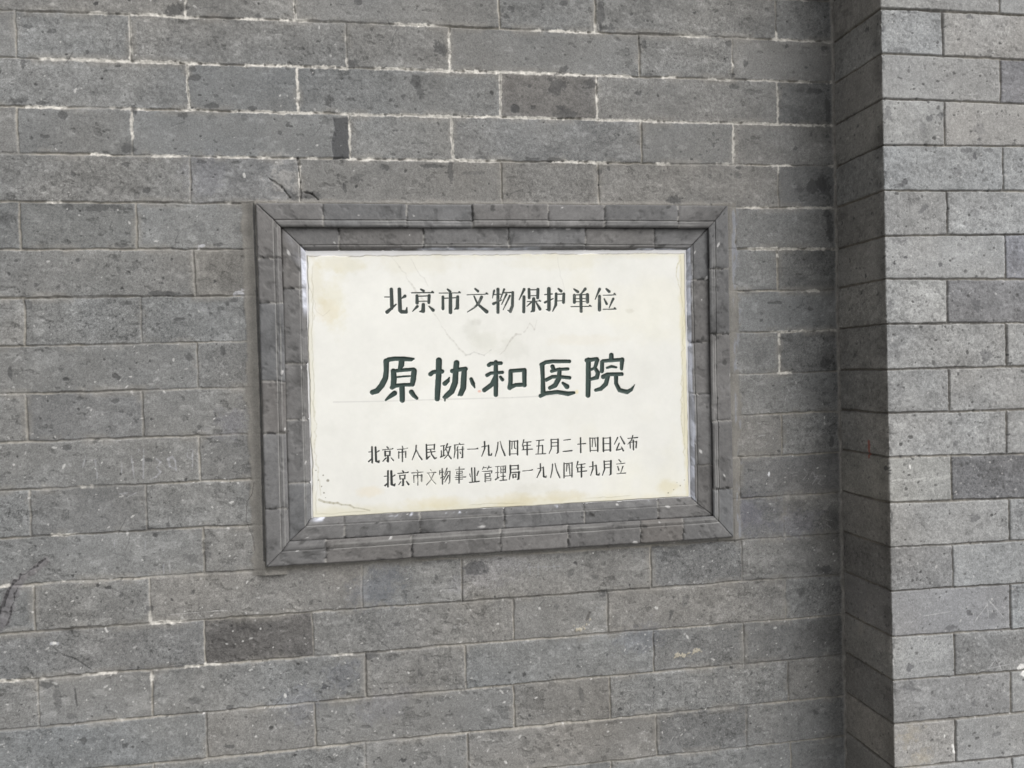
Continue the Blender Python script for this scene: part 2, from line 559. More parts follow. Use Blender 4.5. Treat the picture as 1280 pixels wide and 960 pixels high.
stain_list(0, 470, [(540, 118, 16, 8), (570, 170, 10, 6), (375, 102, 7, 7), (700, 395, 14, 8), (320, 335, 24, 14), (700, 715, 30, 12, 0, .6),
                    (890, 860, 28, 20, 0, .5), (970, 840, 14, 18, 0, .5), (790, 700, 10, 10), (640, 210, 12, 16), (690, 235, 10, 40, 0, .4)])
stain_list(0, 705, [(215, 567, 26, 14), (705, 210, 20, 18), (570, 148, 8, 8), (620, 180, 7, 7), (1080, 680, 18, 12), (270, 640, 14, 45, 0, .5),
                    (340, 715, 22, 14, 0, .5), (590, 855, 14, 10), (285, 828, 8, 8), (1080, 860, 20, 8), (920, 645, 26, 14, 0, .5)])
stain_list(320, 705, [(545, 430, 30, 14, .2), (1030, 15, 50, 26), (640, 440, 30, 16, 0, .5), (800, 440, 14, 20, 0, .5), (528, 660, 8, 8), (850, 65, 12, 16),
                      (660, 285, 16, 8), (325, 580, 10, 8), (440, 578, 10, 6), (770, 515, 12, 20, 0, .6), (210, 490, 9, 14, 0, .5)])
stain_list(640, 705, [(440, 135, 24, 22), (815, 170, 18, 18, 0, .5), (750, 230, 10, 30, -.3), (580, 290, 16, 14, 0, .6), (390, 62, 14, 12, 0, .5),
                      (210, 200, 12, 16, 0, .5), (260, 880, 14, 12, 0, .5), (95, 935, 12, 10, 0, .5), (325, 615, 12, 34, .2, .5), (710, 688, 26, 8)])
stain_list(940, 705, [(300, 700, 18, 10, -.5), (230, 730, 26, 26, 0, .4), (350, 30, 34, 20, 0, .6), (235, 130, 18, 24, -.4, .5), (375, 595, 8, 26, .3, .5)])
stain_list(940, 470, [(375, 310, 12, 24), (335, 915, 40, 20, 0, .6), (380, 660, 30, 70, 0, .5), (60, 620, 26, 16, 0, .4)])
# squarish dark mend at a brick end
u, v = on(320 + 398 / 3.765, 650 / 3.765)
wall.paint(wall.boxblob(u, v, 0.0122, 0.0325, 0.6), (0.082, 0.083, 0.086), 0.9, -0.0005)
# bluish patches
for px, py, a, b, f in ((471, 731, 26, 22, (.72, .76, .86)), (800, 797, 26, 18, (.85, .88, .96)), (255, 215, 22, 22, (.93, .93, .98)), (610, 715, 40, 18, (1.1, 1.1, 1.16)),
                        (425, 845, 18, 16, (.82, .84, .92)), (285, 530, 20, 16, (.9, .9, 1.0)), (485, 880, 30, 16, (.92, .93, 1.0)), (125, 345, 45, 22, (.85, .86, .86)),
                        (1000, 650, 26, 22, (.80, .80, .90)), (935, 640, 20, 22, (.9, .88, 1.0)), (375, 880, 22, 18, (.86, .88, .96))):
    u, v = on(px, py)
    wall.tint(wall.blob(u, v, a * MM, b * MM, 0.2, 1.0, 0.5), f, 0.6)
# shade of the inner corner painted in, with blotches of dirt
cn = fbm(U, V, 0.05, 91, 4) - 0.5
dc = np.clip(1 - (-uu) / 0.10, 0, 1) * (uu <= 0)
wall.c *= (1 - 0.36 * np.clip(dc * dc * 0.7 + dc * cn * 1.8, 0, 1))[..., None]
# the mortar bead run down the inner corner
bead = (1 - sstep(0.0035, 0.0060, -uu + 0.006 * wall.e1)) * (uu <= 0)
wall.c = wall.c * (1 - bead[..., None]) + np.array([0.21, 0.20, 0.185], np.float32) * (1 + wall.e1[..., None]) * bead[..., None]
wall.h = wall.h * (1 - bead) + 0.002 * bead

# small pits and flecks everywhere, unevenly
dens = fbm(U, V, 0.25, 77, 3)
for i in range(900):
    px, py = RNG.uniform(-20, 1045), RNG.uniform(-20, 980)
    u, v = on(px, py)
    a = min(0.0008 + RNG.gamma(1.1, 0.0005), 0.0038)
    wall.paint(wall.blob(u, v, a * RNG.uniform(0.8, 1.8), a, RNG.normal(0, 0.5), 0.9), (0.060, 0.060, 0.060), RNG.uniform(0.35, 0.9), -0.0008)
for i in range(2400):
    px, py = RNG.uniform(-20, 1045), RNG.uniform(-20, 980)
    dpr = 0.25 + 0.75 * sstep(350, 640, py) - 0.35 * (px > 450) * (py < 760)
    if RNG.random() > dpr:
        continue
    u, v = on(px, py)
    a = min(0.0006 + RNG.gamma(1.0, 0.0003), 0.0017)
    wall.paint(wall.blob(u, v, a * RNG.uniform(0.7, 2.6), a, RNG.normal(0, 0.8), 0.7), (0.55, 0.54, 0.525), RNG.uniform(0.3, 0.9), 0.0002)
for i in range(60):                                            # knots of scratched white flecks
    px, py = RNG.uniform(0, 1040), 960 - 560 * RNG.beta(1.2, 1.6)
    for q in range(RNG.integers(3, 9)):
        x, y = px + RNG.normal(0, 12), py + RNG.normal(0, 7)
        a = RNG.uniform(0, 6.28)
        l = RNG.uniform(2, 8)
        wall.line([on(x, y), on(x + l * math.cos(a), y + l * 0.8 * math.sin(a))], 0.0006, (0.40, 0.395, 0.39), RNG.uniform(0.2, 0.6), 0, 2.2)
for i in range(200):                                            # hairline scratches, dark
    x, y = RNG.uniform(0, 1040), RNG.uniform(0, 960)
    a = RNG.normal(0.1, 0.7)
    l = RNG.uniform(5, 22)
    wall.line([on(x, y), on(x + l / 2 * math.cos(a) + RNG.normal(0, 1), y + l / 2 * math.sin(a)), on(x + l * math.cos(a), y + l * math.sin(a))], 0.0007, (0.085, 0.085, 0.085), RNG.uniform(0.25, 0.6), -0.0003)
# scratched strokes and figures, chalk-pale
z7 = zoomed(0, 470, 3.765)
CH = (0.40, 0.40, 0.42)
for pl in ([(402, 378), (390, 430)], [(448, 392), (458, 480)], [(575, 372), (572, 456)], [(618, 375), (626, 440), (636, 500)], [(676, 345), (675, 480)],
           [(735, 390), (755, 405), (738, 430), (756, 450), (735, 475), (708, 486)], [(790, 390), (800, 425), (830, 442), (826, 400), (812, 378), (790, 390)],
           [(905, 345), (880, 350), (882, 380), (905, 392), (908, 350), (906, 460)], [(655, 345), (648, 372)], [(540, 775), (536, 812)], [(685, 770), (682, 822)],
           [(770, 775), (770, 822)], [(800, 800), (800, 925)], [(770, 870), (770, 930)], [(600, 480 + 90), (640, 545 + 5)], [(565, 555), (600, 550)]):
    wall.line([on(*z7(*p)) for p in pl], 0.0007, CH, 0.42, 0, 2.0)
z9 = zoomed(940, 470, 3.765)
for pl in ([(245, 438), (262, 462), (240, 488)], [(285, 450), (262, 495)], [(290, 455), (296, 474), (308, 470)], [(308, 470), (285, 508)], [(306, 482), (324, 486), (312, 505), (326, 514)],
           [(118, 455), (130, 462)], [(150, 452), (165, 460)], [(185, 458), (215, 452)], [(190, 470), (214, 468)]):
    wall.line([on(*z9(*p)) for p in pl], 0.0007, (0.36, 0.355, 0.36), 0.45, 0, 1.5)
z10 = zoomed(640, 705, 3.765)
for pl in ([(80, 0), (85, 50)], [(122, 0), (124, 55)], [(160, 5), (160, 30)], [(75, 14), (230, 10)], [(195, 0), (205, 30)], [(395, 205), (430, 210)]):
    wall.line([on(*z10(*p)) for p in pl], 0.0008, (0.27, 0.27, 0.275), 0.6)
u, v = on(961, 592)
wall.paint(wall.blob(u, v, 0.0015, 0.0035), (0.7, 0.7, 0.72))
for px, py in ((252, 307), (305, 368), (298, 366), (308, 362), (68, 804)):
    u, v = on(px, py)
    wall.paint(wall.blob(u, v, 0.006, 0.0028, 0.1), (0.55, 0.55, 0.58), 0.6)
for px, py, r in ((728, 783, 0.010), (870, 814, 0.007), (855, 820, 0.006), (845, 820, 0.005), (725, 786, 0.007)):  # yellowish crumbs stuck on
    u, v = on(px, py)
    wall.paint(wall.blob(u, v, r, r * 0.55, 0.2, 1.8), (0.44, 0.40, 0.32), 0.8, 0.0008)
u, v = on(735, 771)
wall.line([on(733, 775), on(737, 766)], 0.0022, (0.11, 0.105, 0.10), 0.9, -0.0006)
# blunt gouge low on the left, patched with dark mortar
z8 = zoomed(0, 705, 3.765)
g = [on(*z8(*p)) for p in ((-40, 330), (10, 270), (35, 200), (60, 130), (85, 95))]
wall.line(g, 0.0085, (0.155, 0.15, 0.155), 0.85, 0.0012, 0.5)
g2 = [on(*z8(*p)) for p in ((75, 98), (110, 60), (150, 35), (215, -15))]
wall.line(g2, 0.0055, (0.17, 0.162, 0.165), 0.8, 0.001, 0.5)
for a, w in (([(-5, 240), (18, 180), (45, 115), (70, 80), (130, 38), (210, -22)], 0.0014), ([(30, 290), (60, 190), (85, 110)], 0.0008)):
    wall.line([on(*p) for p in jagged([z8(*p) for p in a], 1.1, 4)], w, (0.065, 0.063, 0.065), 0.75, -0.0012, 1.6)
for pl, w in (([(250, 395), (300, 430), (350, 445), (430, 495)], 0.0007), ([(352, 590), (364, 688)], 0.0013), ([(790, 238), (1120, 212)], 0.0006)):
    wall.line([on(*z8(*p)) for p in pl], w, (0.05, 0.05, 0.05) if w != 0.0006 else (0.42, 0.41, 0.40), 0.7, -0.0006, 1.2)
for px, py in ((68, 804),):
    u, v = on(px, py)
    wall.paint(wall.blob(u, v, 0.003, 0.003), (0.65, 0.64, 0.62))

# mortar dressed against the frame, and the pocket the plaque is set in
O_PX = [(320, 253.7), (909.5, 256.5), (917.5, 671.5), (333, 709.3)]                       # frame outer corners


def quad_dist(h, px):
    P = np.array([on(x, y, h) for x, y in px])
    sd = np.full((len(V), len(U)), -9.0, np.float32)
    per = []
    for i in range(4):
        a, b = P[i], P[(i + 1) % 4]
        n = np.array([-(b - a)[1], (b - a)[0]]) / np.linalg.norm(b - a)
        per.append((uu - a[0]) * n[0] + (vv - a[1]) * n[1])
    return per


eT, eR, eB, eL = quad_dist(0.0, O_PX)                             # positive outside
inside = np.maximum(np.maximum(eT, eB), np.maximum(eL, eR))
FILL = np.array([0.205, 0.195, 0.178], np.float32)
band_v = (eT < 0.004) & (eB < 0.004)
wob = 0.008 * wall.e2 + 0.004 * wall.e1
fl = (1 - sstep(0.018, 0.023, eL + wob * 1.6)) * (eT < 0.003) * (eB < 0.012) * (eL > -0.03)
fr = (1 - sstep(0.012, 0.018, eR + wob * 2.5)) * (eT < 0.003) * (eB < 0.004) * (eR > -0.03)
ft = (1 - sstep(0.002, 0.007, eT + wob * 1.5)) * (eL < 0.0) * (eR < 0.0) * (eT > -0.03)
fbt = (1 - sstep(0.003, 0.009, eB + wob * 1.5)) * (eL < 0.0) * (eR < 0.0) * (eB > -0.03)
mott = fbm(U, V, 0.02, 88, 4) - 0.5
for m, k, hh, e, reach in ((fl, 0.92, 0.006, eL, 0.02), (fr, 0.8, 0.004, eR, 0.016), (ft, 0.7, 0.002, eT, 0.006), (fbt, 0.6, 0.001, eB, 0.006)):
    f = FILL * (1 + 0.5 * mott)[..., None]
    wall.c = wall.c * (1 - (k * m)[..., None]) + f * (k * m)[..., None]
    lift = hh * (1 - sstep(0.0, reach, e)) ** 1.5
    wall.h = wall.h * (1 - 0.9 * m * k) + m * (0.0006 + lift + 0.001 * mott)
blue = sstep(0.0, 0.15, fbm(U, V, 0.03, 89, 3, 0.3) - 0.52) * fr * sstep(0.003, 0.006, eR)
wall.c = wall.c * (1 - 0.5 * blue[..., None]) + np.array([0.26, 0.28, 0.33], np.float32) * 0.5 * blue[..., None]
crk = [on(*z7(*p)) for p in ((1195, 500), (1185, 560), (1162, 590), (1158, 680), (1190, 760), (1200, 820))]
wall.line(crk, 0.0006, (0.07, 0.065, 0.06), 0.7, -0.0005, 0.2)
wall.line([on(317.5, 256), on(326, 480), on(331, 700)], 0.0016, (0.07, 0.07, 0.07), 0.8, -0.002, 0.6)
# crumbly cracks above the frame
for pl in ([(195, 745), (208, 860), (210, 945)], [(230, 905), (262, 912), (292, 940)], [(60, 840), (120, 880), (160, 930)]):
    wall.line([on(320 + x / 3.765, y / 3.765) for x, y in pl], 0.0013, (0.05, 0.048, 0.045), 0.9, -0.002, 1.2)
u, v = on(357, 222)
wall.paint(wall.blob(u, v, 0.020, 0.022, 0.4, 1.6, 0.5), (0.36, 0.35, 0.335), 0.55, 0.0005)
pocket = 1 - sstep(-0.022, -0.020, inside)
wall.h = wall.h - 0.030 * pocket

W = thing('brick_wall', 'long weathered grey brick wall with lime-streaked joints around the white plaque', 'wall')
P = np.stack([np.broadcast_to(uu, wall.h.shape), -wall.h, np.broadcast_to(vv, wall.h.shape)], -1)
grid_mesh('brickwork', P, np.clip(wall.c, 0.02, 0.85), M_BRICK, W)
box('masonry_core', (U.min(), 0.036, 0.0), (U.max(), 0.36, V.max() - 0.002), M_CORE, W)

# ------------------------------------------------------------------ the projecting pier on the right
PD = 0.132                                                      # how far it stands out
PW = 0.66                                                       # its width
PL = [10, 66.4, 123.5, 181.4, 238, 295, 349, 405, 462, 517, 572, 629, 685, 739.5, 797, 852, 907]
PR = [19, 74.4, 129.6, 183, 239, 293, 349, 403.6, 458, 512, 568, 622.7, 676, 729.7, 786, 838.6, 891]
PJ = [1249.4, 1179, 1251, 1181, 1254, 1184, 1257, 1184.4, 1258, 1187, 1258.7, 1189.7, 1262, 1191, 1263.5, 1193.7, 1264, 1195]
UP = np.concatenate([np.arange(-PD - 0.01, 0.30, FINE), np.arange(0.30, PW + PD + 0.02, 0.008)])
pier = Masonry(UP, V, 301)
plines = []
for l, r in zip(PL, PR):
    (x0, z0), (x1, z1) = on(1106, l, PD), on(1279, r, PD)
    sl = np.clip((z1 - z0) / (x1 - x0), -0.02, 0.02)
    plines.append(z0 + sl * np.clip(UP, 0, PW))
pj = []
tops = [PL[0] - 56] + PL
for t, x in zip(tops, PJ):
    u0 = float(on(x, t + 28, PD)[0])
    first_long = x > 1220
    js = [-PD - 0.2, u0]
    nxt = HEAD if first_long else LONG
    while js[-1] < PW + PD + 0.3:
        js.append(js[-1] + nxt)
        nxt = HEAD if nxt == LONG else LONG
    pj.append(js)
z, k = plines[0], 0
jz = [pj[1], pj[0]]
pr, jp = [], []
while z.min() < V.max() + 0.2:
    z = z + 0.07
    k += 1
    pr.insert(0, z)
    jp.insert(0, jz[k % 2])
npr = len(pr)
z, k = plines[-1], 0
po, jq = [], []
while z.max() > V.min() - 0.1:
    z = z - 0.07
    k += 1
    po.append(z)
    jq.append(pj[-1 - (k % 2)])
alll = pr + plines + po
# course under the first extrapolated line above is pj[0]
jj = jp[:-1] + [pj[0]] + pj[1:] + jq


PBASE = np.array([0.288, 0.288, 0.285])


def plocate(px, py):
    u, v = on(px, py, PD)
    i = int(np.searchsorted(UP, u))
    k = -1
    for zz in alll:
        k += v < zz[i]
    return int(k * 64 + np.searchsorted(jj[k], u))


PSPEC = {plocate(1240, 597): (0.165, 0.165, 0.17), plocate(1240, 377): (0.185, 0.185, 0.19), plocate(1145, 377): (0.32, 0.32, 0.315),
         plocate(1145, 150): (0.29, 0.29, 0.285), plocate(1145, 590): (0.30, 0.30, 0.29), plocate(1270, 100): (0.20, 0.20, 0.21),
         plocate(1265, 320): (0.22, 0.22, 0.235), plocate(1140, 715): (0.21, 0.21, 0.21), plocate(1140, 760): (0.25, 0.25, 0.255),
         plocate(1230, 820): (0.23, 0.23, 0.228), plocate(1190, 870): (0.25, 0.25, 0.25)}


def pier_tone(b, r):
    t = PBASE * (1 + r.normal(0, 0.038))
    q = r.normal(0, 0.012)
    return PSPEC.get(b, t * np.array([1 + q, 1.0, 1 - q]))


pier.lay(alll, jj, pier_tone, 0.0015, 0.0027, ((0.235, 0.222, 0.20), (0.165, 0.158, 0.148)), None, 0.0016, False, 0.62)
pu, pv = UP[None, :], V[:, None]
# side face: turned from the light, its warm shade painted into the colour
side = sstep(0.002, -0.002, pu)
side_shade = np.array([0.72, 0.69, 0.65], np.float32)
pier.c = pier.c * (1 - side[..., None]) + pier.c * side_shade * side[..., None]
for i in range(1300):
    u, v = RNG.uniform(-PD, 0.29), RNG.uniform(0.85, 2.05)
    a = min(0.0008 + RNG.gamma(1.1, 0.0005), 0.0035)
    pier.paint(pier.blob(u, v, a * RNG.uniform(0.8, 1.6), a, RNG.normal(0, 0.6), 0.9), (0.075, 0.074, 0.073), RNG.uniform(0.3, 0.85), -0.0008)
for i in range(1100):
    u, v = RNG.uniform(0, 0.29), RNG.uniform(0.85, 2.05)
    a = min(0.0006 + RNG.gamma(1.0, 0.0003), 0.0018)
    pier.paint(pier.blob(u, v, a * RNG.uniform(0.7, 2.0), a, RNG.normal(0, 0.8), 0.7), (0.52, 0.51, 0.50), RNG.uniform(0.2, 0.6), 0.0002)


def pier_stain(rows, ox, oy, col=(0.11, 0.11, 0.115)):
    for x, y, a, b, ang, k in rows:
        u, v = on(ox + x / 3.765, oy + y / 3.765, PD)
        pier.paint(pier.blob(u, v, a / 3.765 * 0.00115, b / 3.765 * 0.00115, ang, 1.2), col, k, -0.0005)


pier_stain([(720, 855, 28, 16, .3, .8), (690, 870, 22, 10, 0, .6), (1010, 710, 32, 12, 0, .6), (1110, 708, 28, 8, 0, .5), (1048, 740, 12, 12, 0, .9), (835, 560, 30, 16, .5, .6),
            (890, 545, 18, 14, 0, .5), (635, 545, 22, 30, 0, .5), (740, 315, 6, 6, 0, 1), (755, 155, 6, 6, 0, 1), (670, 685, 8, 6, 0, 1), (735, 58, 60, 5, 0, .5),
            (1020, 78, 18, 8, 0, .6), (620, 135, 14, 20, 0, .5), (805, 600, 14, 40, .2, .35), (1070, 610, 30, 50, .2, .3), (970, 800, 26, 18, 0, .35), (700, 235, 60, 10, 0, .4)], 940, 0)
pier_stain([(805, 100, 24, 12, .5, .6), (1045, 120, 30, 30, 0, .4), (690, 250, 40, 30, .2, .35), (652, 545, 18, 26, 0, .5), (1055, 550, 26, 34, 0, .5), (1110, 790, 30, 24, .4, .5),
            (670, 355, 6, 6, 0, 1), (885, 360, 9, 9, 0, .8), (720, 325, 9, 6, 0, .9), (1050, 480, 10, 10, 0, .7), (1135, 472, 12, 10, 0, .5), (1240, 350, 40, 50, .3, .35), (680, 770, 16, 30, 0, .3)], 940, 235)
pier_stain([(960, 320, 12, 14, 0, .6), (1050, 665, 36, 20, .3, .6), (1250, 640, 24, 40, 0, .4), (705, 380, 8, 5, 0, 1), (1050, 217, 5, 5, 0, 1), (960, 90, 14, 10, 0, .4), (700, 70, 20, 40, 0, .25)], 940, 470)
pier_stain([(1025, 228, 14, 12, 0, .8), (940, 300, 34, 12, 0, .6), (745, 488, 22, 16, 0, .7), (740, 580, 36, 26, .2, .5), (1130, 490, 40, 14, .3, .5), (1040, 660, 12, 18, 0, .5), (1150, 800, 22, 10, .3, .5),
            (1240, 155, 14, 40, 0, .4), (1130, 250, 30, 16, .2, .4), (805, 680, 20, 8, 0, .5)], 940, 705)
for px, py, a, b in ((1141, 917, 14, 9), (1156, 940, 12, 12), (1146, 952, 10, 10), (1133, 925, 9, 9)):        # tan splashes low down
    u, v = on(px, py, PD)
    pier.paint(pier.blob(u, v, a * .00115, b * .00115, 0.2, 1.4, 0.5), (0.36, 0.32, 0.25), 0.28)
for px, py, a, b in ((1276, 834, 5, 4), (1281, 842, 5, 4), (1181, 920, 1.5, 3), (1192, 935, 2, 7), (1137, 583, 1.5, 3)):
    u, v = on(px, py, PD)
    pier.paint(pier.blob(u, v, a * .00115, b * .00115, 0.3, 0.8), (0.72, 0.71, 0.69), 0.95)
u, v = on(1150, 601, PD)
for q in range(40):
    x = RNG.uniform(1114, 1185)
    uq, vq = on(x, 601 - (x - 1114) * 0.06 + RNG.normal(0, 1.5), PD)
    pier.paint(pier.blob(uq, vq, 0.003, 0.0012, 0.1, 1.2), (0.48, 0.475, 0.46), 0.5)
for a, b in (((1220, 775), (1235, 755)), ((1236, 750), (1255, 772)), ((1234, 752), (1236, 772)), ((1245, 824), (1236, 835)), ((1243, 820), (1252, 838)), ((1226, 838), (1262, 830)), ((1155, 770), (1190, 764))):
    pier.line([on(*a, PD), on(*b, PD)], 0.0007, (0.45, 0.45, 0.45), 0.6, 0, 0.3)
# red crayon mark on the side face
pier.line([(-0.052, 1.370), (-0.0505, 1.345)], 0.0026, (0.24, 0.065, 0.045), 0.75, 0, 0.6)
pier.line([(-0.085, 1.045), (-0.070, 1.09), (-0.062, 1.11)], 0.006, (0.26, 0.24, 0.21), 0.35, 0, 2.0)
# blotchy darkening of the side face towards its front edge
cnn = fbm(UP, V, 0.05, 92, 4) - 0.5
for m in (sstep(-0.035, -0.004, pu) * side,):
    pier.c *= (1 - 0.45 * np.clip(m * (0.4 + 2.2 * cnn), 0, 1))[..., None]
# map the unfolded strip round the pier's two corners
RAD = 0.0022


def corner(s):
    """unfolded coordinate -> position and outward normal, corners rounded"""
    x, y, nx, ny = (np.zeros_like(s) for _ in range(4))
    a = s <= -RAD
    x[a], y[a], nx[a], ny[a] = 0, -PD - s[a], -1, 0
    b = (s > -RAD) & (s < RAD)
    th = (s[b] + RAD) / (2 * RAD) * np.pi / 2
    nx[b], ny[b] = -np.cos(th), -np.sin(th)
    x[b], y[b] = RAD + RAD * nx[b], -PD + RAD + RAD * ny[b]
    c = (s >= RAD) & (s <= PW - RAD)
    x[c], y[c], nx[c], ny[c] = s[c], -PD, 0, -1
    d = (s > PW - RAD) & (s < PW + RAD)
    th = (s[d] - PW + RAD) / (2 * RAD) * np.pi / 2
    nx[d], ny[d] = np.sin(th), -np.cos(th)
    x[d], y[d] = PW - RAD + RAD * nx[d], -PD + RAD + RAD * ny[d]
    e = s >= PW + RAD
    x[e], y[e], nx[e], ny[e] = PW, -PD + (s[e] - PW), 1, 0
    return x, y, nx, ny


# chipped arris
chip = (1 - sstep(0.002, 0.006, np.abs(pu))) * sstep(0.05, 0.25, pier.e2 + 0.6 * pier.e1)
pier.h -= 0.0018 * chip
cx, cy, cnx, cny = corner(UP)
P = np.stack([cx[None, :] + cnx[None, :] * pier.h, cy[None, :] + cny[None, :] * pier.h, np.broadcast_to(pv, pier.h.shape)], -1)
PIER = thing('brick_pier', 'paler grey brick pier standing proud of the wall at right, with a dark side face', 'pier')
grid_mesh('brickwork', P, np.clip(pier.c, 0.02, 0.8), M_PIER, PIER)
box('masonry_core', (0.006, -PD + 0.008, 0.0), (PW - 0.006, -0.004, V.max() - 0.002), M_CORE, PIER)

# ------------------------------------------------------------------ moulded brick frame
# rings from the outside in: photograph corners (tl, tr, br, bl), height off the wall, for the profile
RINGS = [
    (O_PX, -0.004), (O_PX, 0.0125),
    ([(321.2, 254.9), (908.3, 257.7), (916.3, 670.3), (334.2, 708.1)], 0.0140),
    ([(341.6, 273.8), (894.6, 275.4), (899.6, 652.9), (351.8, 690.8)], 0.0150),
    ([(342.3, 274.4), (894.1, 275.9), (899.1, 652.4), (352.3, 690.2)], 0.0132),
    ([(343.2, 275.2), (893.4, 276.6), (898.3, 651.6), (353.0, 689.4)], 0.0152),
    ([(346.5, 279.5), (889.8, 280.6), (895.3, 648.7), (356.6, 684.0)], 0.0160),
    ([(350.4, 283.0), (886.0, 284.0), (892.5, 645.8), (360.6, 678.6)], 0.0145),
    ([(351.4, 284.0), (885.2, 285.0), (891.6, 645.0), (361.6, 677.5)], 0.0110),
    ([(351.6, 284.2), (885.0, 285.2), (891.4, 644.8), (361.8, 677.3)], -0.0040)]
RINGS2 = [
    ([(351.0, 283.6), (885.6, 284.6), (892.0, 645.4), (361.2, 677.9)], 0.0065),
    ([(352.4, 285.2), (884.2, 286.2), (890.6, 643.8), (362.8, 676.1)], 0.0085),
    ([(373.4, 305.4), (866.6, 304.9), (873.0, 630.8), (382.1, 658.3)], 0.0082),
    ([(374.0, 306.0), (866.0, 305.5), (872.5, 630.2), (382.6, 657.5)], 0.0066),
    ([(374.8, 306.8), (865.2, 306.3), (871.7, 629.4), (383.4, 656.6)], 0.0080),
    ([(377.8, 309.8), (861.6, 309.3), (868.0, 625.6), (386.4, 651.8)], 0.0062),
    ([(381.8, 313.4), (857.4, 312.3), (863.6, 621.2), (389.6, 647.6)], 0.0018),
    ([(382.4, 314.0), (856.8, 312.9), (863.0, 620.6), (390.1, 647.0)], -0.0080)]
SIDE_J = {  # joints along each side in photograph pixels: outer, inner
    0: ([404, 508.7, 591, 685.5, 756, 848], [422.5, 529, 636, 732.5, 820]),
    1: ([336, 417.5, 526, 611], [349, 427.5, 492, 581]),
    2: ([407.5, 515, 625.5, 710, 801, 854], [431, 526, 632, 732.5, 825]),
    3: ([322.5, 379, 477, 542, 636], [360, 455, 526, 606])}
FR = thing('plaque_frame', 'stepped dark grey moulded brick frame with mitred corners around the white plaque', 'frame')
VIOLET = np.array([0.66, 0.68, 0.76])


